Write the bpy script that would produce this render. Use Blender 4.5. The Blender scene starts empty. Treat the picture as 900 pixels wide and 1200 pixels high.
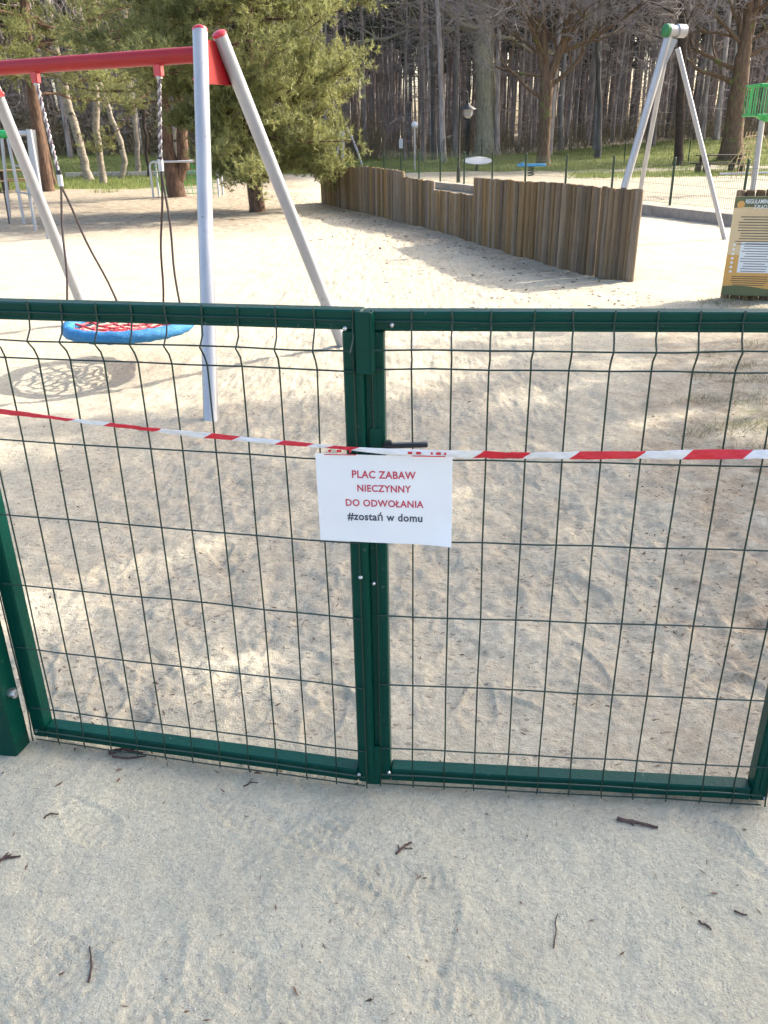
import bpy, math, random
import numpy as np
from mathutils import Vector

# ------------------------------------------------------------------ camera, sky, sun, exposure
S = bpy.context.scene
C = S.collection
F, PITCH, ROLL, H = 970.0, 0.4269, -0.0175, 1.58          # calibrated on the gate's wire grid
cam_d = bpy.data.cameras.new('camera'); cam = bpy.data.objects.new('camera', cam_d); C.objects.link(cam)
cam_d.sensor_fit = 'VERTICAL'; cam_d.sensor_height = 36.0; cam_d.sensor_width = 27.0
cam_d.lens = F / 1200.0 * 36.0
cam_d.clip_start = 0.05; cam_d.clip_end = 3000
from mathutils import Matrix
cam.matrix_world = (Matrix.Translation((0, 0, H)) @ Matrix.Rotation(math.pi/2 - PITCH, 4, 'X') @ Matrix.Rotation(ROLL, 4, 'Z'))
S.camera = cam
SUN_EL, SUN_AZ = math.radians(34.0), math.radians(66.0)    # azimuth clockwise from +Y
SD = Vector((math.sin(SUN_AZ)*math.cos(SUN_EL), math.cos(SUN_AZ)*math.cos(SUN_EL), math.sin(SUN_EL)))
w = bpy.data.worlds.new('World'); S.world = w; w.use_nodes = True
nt = w.node_tree; bg = nt.nodes['Background']
sky = nt.nodes.new('ShaderNodeTexSky'); sky.sky_type = 'NISHITA'; sky.sun_disc = False
sky.sun_elevation = SUN_EL; sky.sun_rotation = SUN_AZ; sky.air_density = 1.0; sky.dust_density = 4.0; sky.ozone_density = 0.35
nt.links.new(sky.outputs[0], bg.inputs[0]); bg.inputs[1].default_value = 0.15
sun_d = bpy.data.lights.new('sun', 'SUN'); sun_d.energy = 2.9; sun_d.angle = math.radians(0.55); sun_d.color = (1.0, 0.93, 0.81)
sun = bpy.data.objects.new('sun', sun_d); C.objects.link(sun)
sun.rotation_euler = SD.to_track_quat('Z', 'Y').to_euler(); sun.location = (20, 10, 20)
S.view_settings.view_transform = 'Standard'; S.view_settings.look = 'None'
S.view_settings.exposure = 1.9; S.view_settings.gamma = 1.0; S.view_settings.use_curve_mapping = False
S.cycles.max_bounces = 4; S.cycles.diffuse_bounces = 2; S.cycles.glossy_bounces = 2; S.cycles.transmission_bounces = 2; S.cycles.use_adaptive_sampling = True; S.cycles.adaptive_threshold = 0.02
S.cycles.use_denoising = True

# ------------------------------------------------------------------ geometry helpers
rng = np.random.default_rng(7); R = random.Random(11)
def smooth(v, a, b):
    t = np.clip((np.asarray(v, float)-a)/(b-a), 0, 1); return t*t*(3-2*t)
def hash2(ix, iy, s):
    n = (ix.astype(np.int64)*374761393 + iy.astype(np.int64)*668265263 + s*974711) & 0xffffffff
    n = ((n ^ (n >> 13))*1274126177) & 0xffffffff
    return ((n ^ (n >> 16)) & 0xffff)/65535.0
def vnoise(x, y, wl, s):
    x = np.asarray(x, float)/wl; y = np.asarray(y, float)/wl
    ix = np.floor(x); iy = np.floor(y); fx = x-ix; fy = y-iy
    fx = fx*fx*fx*(fx*(fx*6-15)+10); fy = fy*fy*fy*(fy*(fy*6-15)+10)
    a = hash2(ix, iy, s); b = hash2(ix+1, iy, s); c = hash2(ix, iy+1, s); d = hash2(ix+1, iy+1, s)
    return (a*(1-fx)+b*fx)*(1-fy)+(c*(1-fx)+d*fx)*fy - 0.5
def macro(x, y):                                            # the lie of the land
    x = np.asarray(x, float); y = np.asarray(y, float)
    bank = smooth(y, 38, 54)*(0.35+0.75*smooth(x, 5, 20)+0.55*smooth(-x, 4, 16))
    hollow = -0.11*np.exp(-(((x+2.25)/1.1)**2+((y-6.1)/0.9)**2))
    return bank + hollow
def ray(px, py):
    U = (px-450)/F; V = (py-600)/F; cr, sr = math.cos(ROLL), math.sin(ROLL)
    u = U*cr+V*sr; v = -U*sr+V*cr; c, s = math.cos(PITCH), math.sin(PITCH)
    return np.array([u, c-v*s, -s-v*c])
def gp(px, py, z=0.0):
    r = ray(px, py); t = (z-H)/r[2]; return np.array([0, 0, H])+r*t
def hit(px, py):                                            # where a sight line meets the land
    r = ray(px, py); r = r/r[1]; y = 0.8
    while y < 140:
        if H+r[2]*y <= float(macro(r[0]*y, y)): break
        y *= 1.004
    return np.array([r[0]*y, y, float(macro(r[0]*y, y))])
def atY(px, py, Y):
    r = ray(px, py); return np.array([0, 0, H])+r*Y/r[1]

def unit(v):
    v = np.asarray(v, float); return v/max(np.linalg.norm(v), 1e-9)
class MB:
    def __init__(self): self.v = []; self.f = []; self.m = []; self.n = 0; self.cm = 0
    def add(self, vs, fs):
        self.v.extend([tuple(map(float, p)) for p in vs]); n = self.n
        for f in fs: self.f.append(tuple(i+n for i in f)); self.m.append(self.cm)
        self.n += len(vs)
    def tube(self, pts, rad, n=8, cap=True, dome=False):
        pts = [np.asarray(p, float) for p in pts]; k = len(pts)
        if np.isscalar(rad): rad = [rad]*k
        t0 = unit(pts[1]-pts[0]); a = np.array([0, 0, 1.0]) if abs(t0[2]) < .9 else np.array([1.0, 0, 0])
        u = unit(np.cross(a, t0)); vs = []
        for i in range(k):
            t = unit(pts[min(i+1, k-1)]-pts[max(i-1, 0)]); u = unit(u-t*np.dot(u, t)); w_ = np.cross(t, u)
            for j in range(n):
                an = 2*math.pi*j/n; vs.append(pts[i]+rad[i]*(math.cos(an)*u+math.sin(an)*w_))
        fs = []
        for i in range(k-1):
            for j in range(n): fs.append((i*n+j, i*n+(j+1) % n, (i+1)*n+(j+1) % n, (i+1)*n+j))
        if cap:
            fs.append(tuple(range(n-1, -1, -1))); fs.append(tuple((k-1)*n+j for j in range(n)))
        self.add(vs, fs)
    def box(self, c, ax, ay, az, hx, hy, hz, bev=0.0):
        c, ax, ay, az = map(lambda q: np.asarray(q, float), (c, ax, ay, az))
        if bev <= 0:
            vs = [c+sx*hx*ax+sy*hy*ay+sz*hz*az for sz in (-1, 1) for sy in (-1, 1) for sx in (-1, 1)]
            self.add(vs, [(0, 2, 3, 1), (4, 5, 7, 6), (0, 1, 5, 4), (2, 6, 7, 3), (0, 4, 6, 2), (1, 3, 7, 5)]); return
        vs = []; idx = {}                                   # box with chamfered edges
        for sx in (-1, 1):
            for sy in (-1, 1):
                for sz in (-1, 1):
                    for k in range(3):
                        h = [hx-bev, hy-bev, hz-bev]; h[k] += bev
                        idx[sx, sy, sz, k] = len(vs); vs.append(c+sx*h[0]*ax+sy*h[1]*ay+sz*h[2]*az)
        fs = []
        for k in range(3):
            o = [i for i in range(3) if i != k]
            for s in (-1, 1):
                q = []
                for a, b in ((-1, -1), (1, -1), (1, 1), (-1, 1)):
                    g = [0, 0, 0]; g[k] = s; g[o[0]] = a; g[o[1]] = b; q.append(idx[g[0], g[1], g[2], k])
                fs.append(tuple(q))
        for k in range(3):
            o = [i for i in range(3) if i != k]
            for a in (-1, 1):
                for b in (-1, 1):
                    q = []
                    for s, kk in ((-1, o[0]), (1, o[0]), (1, o[1]), (-1, o[1])):
                        g = [0, 0, 0]; g[k] = s; g[o[0]] = a; g[o[1]] = b; q.append(idx[g[0], g[1], g[2], kk])
                    fs.append(tuple(q))
        for sx in (-1, 1):
            for sy in (-1, 1):
                for sz in (-1, 1): fs.append(tuple(idx[sx, sy, sz, k] for k in range(3)))
        self.add(vs, fs)
    def wbox(self, x0, x1, y0, y1, z0, z1, bev=0.0):
        self.box(((x0+x1)/2, (y0+y1)/2, (z0+z1)/2), (1, 0, 0), (0, 1, 0), (0, 0, 1), (x1-x0)/2, (y1-y0)/2, (z1-z0)/2, bev)
    def ball(self, c, r, n=8, m=5, sq=(1, 1, 1)):
        c = np.asarray(c, float); vs = [c+np.array([0, 0, -r*sq[2]])]
        for i in range(1, m):
            a = -math.pi/2+math.pi*i/m
            for j in range(n):
                b = 2*math.pi*j/n; vs.append(c+r*np.array([math.cos(a)*math.cos(b)*sq[0], math.cos(a)*math.sin(b)*sq[1], math.sin(a)*sq[2]]))
        vs.append(c+np.array([0, 0, r*sq[2]])); fs = []
        for j in range(n):
            fs.append((0, 1+(j+1) % n, 1+j)); fs.append((len(vs)-1, 1+(m-2)*n+j, 1+(m-2)*n+(j+1) % n))
        for i in range(m-2):
            for j in range(n): fs.append((1+i*n+j, 1+i*n+(j+1) % n, 1+(i+1)*n+(j+1) % n, 1+(i+1)*n+j))
        self.add(vs, fs)
    def build(self, name, mats, parent=None, loc=None, smooth_=True, fix=True):
        base = np.array(WL[parent.name]) if parent is not None else np.array(loc if loc is not None else (0, 0, 0), float)
        me = bpy.data.meshes.new(name)
        v = np.array(self.v, float)-base
        me.from_pydata(v.tolist(), [], self.f)
        if not isinstance(mats, (list, tuple)): mats = [mats]
        for m in mats: me.materials.append(m)
        if len(mats) > 1: me.polygons.foreach_set('material_index', self.m)
        return finish(name, me, base, parent, smooth_)
WL = {}
def finish(name, me, base, parent, smooth_=True):
    if smooth_:
        me.polygons.foreach_set('use_smooth', [True]*len(me.polygons))
        try: me.set_sharp_from_angle(angle=math.radians(38))
        except Exception: pass
    me.update()
    o = bpy.data.objects.new(name, me); C.objects.link(o)
    if parent is not None: o.parent = parent
    else: o.location = base
    WL[o.name] = tuple(base)
    return o
def tri_mesh(name, verts, tris, mats, parent=None, loc=None, midx=None):
    base = np.array(WL[parent.name]) if parent is not None else np.array(loc if loc is not None else (0, 0, 0), float)
    me = bpy.data.meshes.new(name); v = (np.asarray(verts, float)-base).astype(np.float32); t = np.asarray(tris, np.int32)
    me.vertices.add(len(v)); me.vertices.foreach_set('co', v.ravel())
    me.loops.add(t.size); me.loops.foreach_set('vertex_index', t.ravel())
    me.polygons.add(len(t)); me.polygons.foreach_set('loop_start', np.arange(0, t.size, t.shape[1], dtype=np.int32))
    for m in (mats if isinstance(mats, (list, tuple)) else [mats]): me.materials.append(m)
    if midx is not None: me.polygons.foreach_set('material_index', np.asarray(midx, np.int32))
    me.update(calc_edges=True)
    return finish(name, me, base, parent, False)
def thing(name, loc, label, cat, group=None):
    o = bpy.data.objects.new(name, None); C.objects.link(o); o.location = loc; o.empty_display_size = .1
    WL[o.name] = tuple(float(q) for q in loc); tag(o, label, cat, group); return o
def tag(o, label=None, cat=None, group=None, kind=None):
    if label: o['label'] = label
    if cat: o['category'] = cat
    if group: o['group'] = group
    if kind: o['kind'] = kind
    return o

# ------------------------------------------------------------------ materials
def mat(name, col, rough=.6, metal=0., col2=None, scale=6., stretch=(1, 1, 1), bump=0., bscale=40., detail=3., rand=0., spec=.5, trans=None, speck=None):
    m = bpy.data.materials.new(name); m.use_nodes = True; t = m.node_tree; b = t.nodes['Principled BSDF']
    b.inputs['Roughness'].default_value = rough; b.inputs['Metallic'].default_value = metal
    b.inputs['Specular IOR Level'].default_value = spec
    tc = t.nodes.new('ShaderNodeTexCoord'); mp = t.nodes.new('ShaderNodeMapping'); mp.inputs['Scale'].default_value = stretch
    t.links.new(tc.outputs['Object'], mp.inputs[0])
    oi = t.nodes.new('ShaderNodeObjectInfo')
    n = t.nodes.new('ShaderNodeTexNoise'); n.noise_dimensions = '4D' if rand else '3D'; n.inputs['Scale'].default_value = scale; n.inputs['Detail'].default_value = detail; n.inputs['Roughness'].default_value = .65
    mw = t.nodes.new('ShaderNodeMath'); mw.operation = 'MULTIPLY'; mw.inputs[1].default_value = 37.0 if rand else 0.0
    t.links.new(oi.outputs['Random'], mw.inputs[0])
    if rand: t.links.new(mw.outputs[0], n.inputs['W'])
    t.links.new(mp.outputs[0], n.inputs['Vector'])
    cr = t.nodes.new('ShaderNodeValToRGB')
    c2 = col2 if col2 else tuple(c*.72 for c in col)
    cr.color_ramp.elements[0].position = .32; cr.color_ramp.elements[0].color = (*c2, 1)
    cr.color_ramp.elements[1].position = .68; cr.color_ramp.elements[1].color = (*col, 1)
    t.links.new(n.outputs[0], cr.inputs[0]); out = cr.outputs[0]
    if rand:
        hs = t.nodes.new('ShaderNodeHueSaturation')
        mr = t.nodes.new('ShaderNodeMapRange'); mr.inputs[3].default_value = 1-rand; mr.inputs[4].default_value = 1+rand
        t.links.new(oi.outputs['Random'], mr.inputs[0]); t.links.new(mr.outputs[0], hs.inputs['Value'])
        m2 = t.nodes.new('ShaderNodeMath'); m2.operation = 'FRACT'; m3 = t.nodes.new('ShaderNodeMath'); m3.operation = 'MULTIPLY'; m3.inputs[1].default_value = 7.13
        t.links.new(oi.outputs['Random'], m3.inputs[0]); t.links.new(m3.outputs[0], m2.inputs[0])
        mr2 = t.nodes.new('ShaderNodeMapRange'); mr2.inputs[3].default_value = 1-rand*1.2; mr2.inputs[4].default_value = 1+rand*.15
        t.links.new(m2.outputs[0], mr2.inputs[0]); t.links.new(mr2.outputs[0], hs.inputs['Saturation'])
        t.links.new(out, hs.inputs['Color']); out = hs.outputs[0]
    if speck:
        n3 = t.nodes.new('ShaderNodeTexNoise'); n3.inputs['Scale'].default_value = speck[1]; n3.inputs['Detail'].default_value = 3
        t.links.new(tc.outputs['Object'], n3.inputs['Vector'])
        r3 = t.nodes.new('ShaderNodeValToRGB'); r3.color_ramp.elements[0].position = speck[2]; r3.color_ramp.elements[1].position = speck[2]+.06
        t.links.new(n3.outputs[0], r3.inputs[0])
        mx = t.nodes.new('ShaderNodeMix'); mx.data_type = 'RGBA'; mx.inputs['B'].default_value = (*speck[0], 1)
        t.links.new(r3.outputs[0], mx.inputs['Factor']); t.links.new(out, mx.inputs['A']); out = mx.outputs['Result']
    t.links.new(out, b.inputs['Base Color'])
    if bump:
        n2 = t.nodes.new('ShaderNodeTexNoise'); n2.inputs['Scale'].default_value = bscale; n2.inputs['Detail'].default_value = 4
        t.links.new(mp.outputs[0], n2.inputs['Vector'])
        bp = t.nodes.new('ShaderNodeBump'); bp.inputs['Strength'].default_value = min(1, bump); bp.inputs['Distance'].default_value = .02
        t.links.new(n2.outputs[0], bp.inputs['Height']); t.links.new(bp.outputs[0], b.inputs['Normal'])
    if trans:
        tr = t.nodes.new('ShaderNodeBsdfTranslucent'); ms = t.nodes.new('ShaderNodeMixShader'); ms.inputs[0].default_value = trans
        t.links.new(out, tr.inputs[0]); t.links.new(b.outputs[0], ms.inputs[1]); t.links.new(tr.outputs[0], ms.inputs[2])
        t.links.new(ms.outputs[0], t.nodes['Material Output'].inputs[0])
    return m
M = {}
M['green'] = mat('green_paint', (.0008, .046, .034), .34, 0, (.0007, .038, .028), 5, spec=.14, bump=.08, bscale=90, speck=((.06, .085, .065), 60, .69))
M['greenfar'] = mat('green_post_paint', (.006, .036, .018), .4, 0, (.005, .028, .014), 5)
M['wire'] = mat('green_wire_coat', (.003, .028, .019), .4, 0, (.002, .021, .014), 30)
M['zinc'] = mat('zinc_bolt', (.62, .63, .64), .3, .9, (.45, .46, .48), 60)
M['black'] = mat('black_plastic', (.012, .013, .018), .4, 0, None, 20)
M['tubew'] = mat('pale_steel_tube', (.37, .375, .40), .36, .3, (.30, .31, .34), 3.5, stretch=(1, 1, .4), bump=.03, bscale=20, speck=((.20, .19, .18), 26, .68))
M['red'] = mat('red_enamel', (.30, .006, .011), .42, 0, (.25, .005, .009), 4, spec=.3)
M['redcap'] = mat('red_plastic_cap', (.5, .03, .05), .35, 0, None, 8)
M['bluerope'] = mat('blue_braid', (.018, .20, .42), .65, 0, (.010, .12, .30), 60, bump=.6, bscale=120)
M['redrope'] = mat('red_net_rope', (.5, .05, .06), .65, 0, (.36, .03, .045), 40)
M['rope'] = mat('dark_rope', (.045, .030, .03), .7, 0, (.03, .02, .02), 60)
M['strand1'] = mat('pale_strand', (.5, .49, .5), .45, .3, None, 50)
M['strand2'] = mat('purple_grey_strand', (.16, .125, .15), .5, .2, None, 50)
M['log'] = mat('weathered_shaded_log', (.42, .268, .122), .88, 0, (.045, .029, .017), 8, stretch=(4.5, 4.5, .2), bump=.8, bscale=16, rand=.36, spec=.2)  # weathered grain; its dark streaks also paint shade of gaps between logs
M['logend'] = mat('log_end', (.32, .25, .15), .85, 0, (.2, .15, .09), 20, rand=.2, spec=.25)
M['kerb'] = mat('grey_edging', (.30, .27, .24), .9, 0, (.2, .18, .165), 5, bump=.3, bscale=30, spec=.2)
M['bark_pine'] = mat('pine_bark', (.16, .10, .068), .9, 0, (.055, .036, .028), 7, stretch=(2.2, 2.2, .6), bump=.9, bscale=9, spec=.15)
M['bark_red'] = mat('red_pine_bark', (.20, .11, .07), .9, 0, (.075, .045, .034), 7, stretch=(2, 2, .6), bump=.8, bscale=9, spec=.15)
M['bark_oak'] = mat('oak_bark', (.42, .385, .28), .92, 0, (.22, .20, .15), 5, stretch=(2.4, 2.4, .5), bump=.9, bscale=7, spec=.15)
M['bark_brown'] = mat('brown_bark', (.17, .115, .075), .9, 0, (.075, .05, .036), 6, stretch=(2.4, 2.4, .5), bump=.9, bscale=9, spec=.15, speck=((.12, .13, .05), 2.2, .6))
M['bark_birch'] = mat('birch_bark', (.31, .265, .205), .75, 0, (.15, .125, .10), 5, stretch=(1, 1, 2.2), bump=.3, bscale=14, spec=.25, speck=((.05, .04, .035), 4.5, .60))
M['bark_dark'] = mat('dark_bark', (.06, .045, .035), .9, 0, (.03, .022, .018), 6, bump=.6, bscale=9, spec=.15)
M['bark_forest'] = mat('forest_bark', (.33, .28, .26), .9, 0, (.11, .093, .09), 3, stretch=(2.4, 2.4, .35), bump=.7, bscale=6, rand=.62, spec=.15)
M['twig'] = mat('grey_twig', (.33, .28, .27), .9, 0, (.21, .175, .17), 3, rand=.2, spec=.15)
M['needle'] = mat('pine_needles', (.30, .305, .115), .55, 0, (.15, .17, .066), 1.1, trans=.42, spec=.35)
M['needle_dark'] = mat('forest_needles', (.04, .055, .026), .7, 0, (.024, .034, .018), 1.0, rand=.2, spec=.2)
M['grass'] = mat('grass_blade', (.20, .235, .065), .6, 0, (.14, .17, .05), .9, trans=.3, spec=.25)
M['drygrass'] = mat('dry_grass_blade', (.14, .15, .06), .7, 0, (.20, .165, .085), 14, trans=.25, spec=.2)
M['brush'] = mat('dry_brush', (.20, .165, .115), .9, 0, (.085, .08, .05), .5, spec=.1)
M['litter'] = mat('bark_litter', (.085, .052, .036), .9, 0, (.16, .10, .068), 30, spec=.15)
M['leaf'] = mat('dead_leaf', (.15, .065, .045), .8, 0, (.09, .04, .03), 30, spec=.2)
M['pebble'] = mat('pale_pebble', (.55, .52, .47), .7, 0, (.34, .31, .28), 25, spec=.3)
M['twigwood'] = mat('fallen_twig', (.105, .07, .062), .85, 0, (.05, .034, .032), 40, bump=.4, bscale=80, spec=.2)
M['paper'] = mat('white_paper', (.80, .81, .84), .6, 0, (.77, .78, .82), 9, trans=.12, spec=.3)
M['inkred'] = mat('red_ink', (.50, .045, .085), .6, 0, (.45, .04, .075), 20)
M['inkblack'] = mat('black_ink', (.055, .065, .10), .6, 0, None, 20)
M['tapew'] = mat('white_tape', (.78, .78, .80), .3, 0, (.70, .70, .73), 30, trans=.2)
M['taper'] = mat('red_tape', (.66, .022, .045), .3, 0, (.58, .02, .04), 30, trans=.2)
M['sgreen'] = mat('bright_green_paint', (.02, .36, .09), .4, 0, None, 8)
M['capgreen'] = mat('muted_green_cap', (.02, .17, .055), .5, 0, None, 8)
M['skyblue'] = mat('blue_plastic', (.03, .27, .55), .35, 0, None, 8)
M['whitep'] = mat('white_plastic', (.5, .51, .53), .4, 0, (.44, .45, .47), 8)
M['woodp'] = mat('yellow_plank', (.40, .28, .14), .8, 0, (.26, .17, .09), 8, stretch=(.4, 3, 3), rand=.12, spec=.2)
M['woodd'] = mat('dark_plank', (.10, .078, .062), .85, 0, (.055, .042, .035), 8, rand=.12, spec=.2)
M['iron'] = mat('black_iron', (.014, .015, .016), .45, .2, None, 8)
M['glass'] = mat('lantern_glass', (.22, .23, .24), .25, 0, None, 8)
M['ropey'] = mat('yellow_rope', (.42, .32, .16), .8, 0, None, 30)
M['bgreen'] = mat('board_olive', (.12, .135, .06), .45, 0, (.09, .105, .05), 5)
M['bcream'] = mat('board_cream', (.66, .50, .29), .45, 0, (.58, .43, .25), 5)
M['borange'] = mat('board_orange', (.64, .35, .10), .45, 0, (.57, .31, .09), 5)
M['bwhite'] = mat('board_white', (.72, .73, .74), .45, 0, (.68, .69, .7), 5)
M['bink'] = mat('board_ink', (.07, .065, .06), .5, 0, None, 5)
M['stone'] = mat('pale_path_slab', (.42, .38, .33), .9, 0, (.32, .29, .26), 6)

def ground_material():
    m = bpy.data.materials.new('sand_ground'); m.use_nodes = True; t = m.node_tree; b = t.nodes['Principled BSDF']
    b.inputs['Roughness'].default_value = .95; b.inputs['Specular IOR Level'].default_value = .15
    tc = t.nodes.new('ShaderNodeTexCoord'); co = tc.outputs['Object']
    def noise(scale, detail=5, rough=.6, dist=0):
        n = t.nodes.new('ShaderNodeTexNoise'); n.inputs['Scale'].default_value = scale; n.inputs['Detail'].default_value = detail
        n.inputs['Roughness'].default_value = rough; n.inputs['Distortion'].default_value = dist; t.links.new(co, n.inputs['Vector']); return n.outputs[0]
    def ramp(s, a, b_, ca, cb):
        r = t.nodes.new('ShaderNodeValToRGB'); e = r.color_ramp.elements
        e[0].position = a; e[1].position = b_; e[0].color = (*ca, 1) if len(ca) == 3 else ca; e[1].color = (*cb, 1)
        t.links.new(s, r.inputs[0]); return r.outputs[0]
    def mix(f, a, b_, mode='MIX'):
        x = t.nodes.new('ShaderNodeMix'); x.data_type = 'RGBA'; x.blend_type = mode
        for s, k in ((f, 'Factor'), (a, 'A'), (b_, 'B')):
            if isinstance(s, (int, float)): x.inputs[k].default_value = s
            elif isinstance(s, tuple): x.inputs[k].default_value = (*s, 1)
            else: t.links.new(s, x.inputs[k])
        return x.outputs['Result']
    def math_(op, a, b_=0.):
        x = t.nodes.new('ShaderNodeMath'); x.operation = op
        for i, s in enumerate((a, b_)):
            if isinstance(s, (int, float)): x.inputs[i].default_value = s
            else: t.links.new(s, x.inputs[i])
        return x.outputs[0]
    def attr(n):
        a = t.nodes.new('ShaderNodeAttribute'); a.attribute_name = n; return a.outputs['Fac']
    k1 = (0, 0, 0); k2 = (1, 1, 1)
    sand = ramp(noise(2.3, 4, .65, .4), .3, .7, (.41, .365, .275), (.49, .445, .345))
    sand = mix(ramp(noise(34, 3, .7), .38, .66, k1, k2), mix(.55, sand, (.26, .232, .178)), sand)
    pack = ramp(noise(3.1, 4, .65), .3, .7, (.415, .392, .300), (.485, .462, .362))
    pack = mix(ramp(noise(90, 3, .7), .35, .65, k1, k2), mix(.45, pack, (.22, .208, .172)), pack)
    col = mix(attr('pack'), sand, pack)
    # grains: dark and pale specks with shapes of their own
    vo = t.nodes.new('ShaderNodeTexVoronoi'); vo.inputs['Scale'].default_value = 150; t.links.new(co, vo.inputs['Vector'])
    sel = math_('MULTIPLY', math_('LESS_THAN', vo.outputs['Distance'], .28), math_('GREATER_THAN', noise(60, 2), .56))
    col = mix(math_('MULTIPLY', sel, .55), col, (.14, .11, .09))
    vo2 = t.nodes.new('ShaderNodeTexVoronoi'); vo2.inputs['Scale'].default_value = 120; vo2.inputs['Randomness'].default_value = 1
    t.links.new(co, vo2.inputs['Vector'])
    sel2 = math_('MULTIPLY', math_('LESS_THAN', vo2.outputs['Distance'], .22), math_('GREATER_THAN', noise(41, 2), .60))
    col = mix(math_('MULTIPLY', sel2, .7), col, (.62, .58, .52))
    mpd = t.nodes.new('ShaderNodeMapping'); mpd.inputs['Scale'].default_value = (24, 52, 30); mpd.inputs['Rotation'].default_value = (0, 0, .25); t.links.new(co, mpd.inputs[0])
    vod = t.nodes.new('ShaderNodeTexVoronoi'); vod.inputs['Scale'].default_value = 1.0; t.links.new(mpd.outputs[0], vod.inputs['Vector'])
    dsh = math_('MULTIPLY', math_('LESS_THAN', vod.outputs['Distance'], .24), math_('GREATER_THAN', noise(9, 3, .7), .50))
    col = mix(math_('MULTIPLY', math_('MULTIPLY', dsh, math_('SUBTRACT', 1.0, attr('pack'))), .62), col, (.13, .10, .08))
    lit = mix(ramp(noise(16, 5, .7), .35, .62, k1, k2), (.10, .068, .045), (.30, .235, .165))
    lf = math_('MULTIPLY', attr('litter'), ramp(noise(5, 6, .75), .34, .62, k1, k2))  # litter, and the tree dapple painted on the far sand
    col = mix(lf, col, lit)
    gr = mix(ramp(noise(1.2, 6, .7), .3, .7, k1, k2), (.10, .125, .042), (.19, .215, .07))
    gr = mix(ramp(noise(9, 4, .7), .45, .75, k1, k2), gr, (.17, .145, .075))
    gf = ramp(math_('ADD', attr('grass'), math_('MULTIPLY', math_('SUBTRACT', noise(1.6, 6, .75), .5), 1.3)), .38, .62, k1, k2)
    col = mix(gf, col, gr)
    t.links.new(col, b.inputs['Base Color'])
    h = math_('ADD', math_('MULTIPLY', noise(70, 4, .75), .6), math_('MULTIPLY', noise(230, 2, .6), .3))
    h = math_('ADD', h, math_('MULTIPLY', noise(19, 3, .7, .8), .8))
    bp = t.nodes.new('ShaderNodeBump'); bp.inputs['Strength'].default_value = .65; bp.inputs['Distance'].default_value = .022
    t.links.new(h, bp.inputs['Height']); t.links.new(bp.outputs[0], b.inputs['Normal'])
    return m
M['ground'] = ground_material()

# ------------------------------------------------------------------ ground sheet
def graded(a, b, step, far, g):
    xs = list(np.arange(a, b+step*.5, step)); d = step; x = xs[-1]
    while x < far: d *= g; x += d; xs.append(x)
    return xs
xr = graded(0.0, 1.1, .007, 700, 1.045); X = np.array([-q for q in xr[::-1][:-1]]+xr)
yf = graded(1.4, 2.1, .0065, 900, 1.0118); yb = graded(0, .42, .0065, 60, 1.1)
Y = np.array([1.4-q for q in yb[::-1][:-1]]+yf)
GX, GY = np.meshgrid(X, Y)
play = smooth(GY, 1.75, 2.5)*(1-smooth(GY, 34, 40))
def ground_detail(x, y, play):
    h = .010*vnoise(x, y, .9, 1)
    h += play*(.022*vnoise(x, y, .42, 2)+.015*vnoise(x, y, .19, 3)+.017*vnoise(x, y, .085, 4)+.012*vnoise(x, y, .04, 5)+.006*vnoise(x, y, .02, 12))
    h += (1-play)*(.007*vnoise(x, y, .3, 6)+.005*vnoise(x, y, .11, 7)+.0045*vnoise(x, y, .045, 8)+.003*vnoise(x, y, .02, 9))
    return h
near = (np.abs(GX) < 30) & (GY < 60)
Z = macro(GX, GY)+np.where(near, ground_detail(GX, GY, play), 0)
# shoe prints pressed into the packed path and the loose sand
prints = []
for i in range(20):
    fx, fy = R.uniform(-.85, .85), R.uniform(1.02, 1.62); prints.append((fx, fy, R.uniform(-2.6, 2.6), R.uniform(.11, .14), .048, .0030, R.uniform(.020, .028)))
for i in range(420):
    fy = 2.0+R.random()**1.6*9; fx = R.uniform(-.55, .6)*fy; prints.append((fx, fy, R.uniform(-3.1, 3.1), R.uniform(.09, .14), .05, R.uniform(.002, .007), 0))
for fx, fy, a, L_, W_, dep, tread in prints:
    i0, i1 = np.searchsorted(X, [fx-.2, fx+.2]); j0, j1 = np.searchsorted(Y, [fy-.2, fy+.2])
    sx = GX[j0:j1, i0:i1]-fx; sy = GY[j0:j1, i0:i1]-fy
    u = sx*math.cos(a)+sy*math.sin(a); v = -sx*math.sin(a)+sy*math.cos(a)
    q = (u/L_)**2+(v/(W_*(1-.25*np.sin(u/L_*2.2))))**2
    inside = 1-smooth(q, .75, 1.1); rim = np.exp(-((q-1.3)/.35)**2)
    pr = -dep*inside+dep*.45*rim
    if tread: pr = pr+inside*dep*.9*np.sign(np.sin((u+.35*np.abs(v))*2*math.pi/tread))*.5
    Z[j0:j1, i0:i1] += pr
ny, nx = GX.shape
idx = np.arange(nx*ny).reshape(ny, nx)
quads = np.stack([idx[:-1, :-1], idx[:-1, 1:], idx[1:, 1:], idx[1:, :-1]], -1).reshape(-1, 4)
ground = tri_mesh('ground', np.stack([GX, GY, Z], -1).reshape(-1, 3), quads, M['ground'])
ground.data.polygons.foreach_set('use_smooth', np.ones(len(quads), bool))
tag(ground, 'pale trampled sand ground turning to packed grit before the gate', kind='structure')
nz = vnoise(GX, GY, 2.2, 21)+.6*vnoise(GX, GY, .8, 22)
packm = (1-smooth(GY+.25*GX+.3*nz, 1.62, 2.05))
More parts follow.
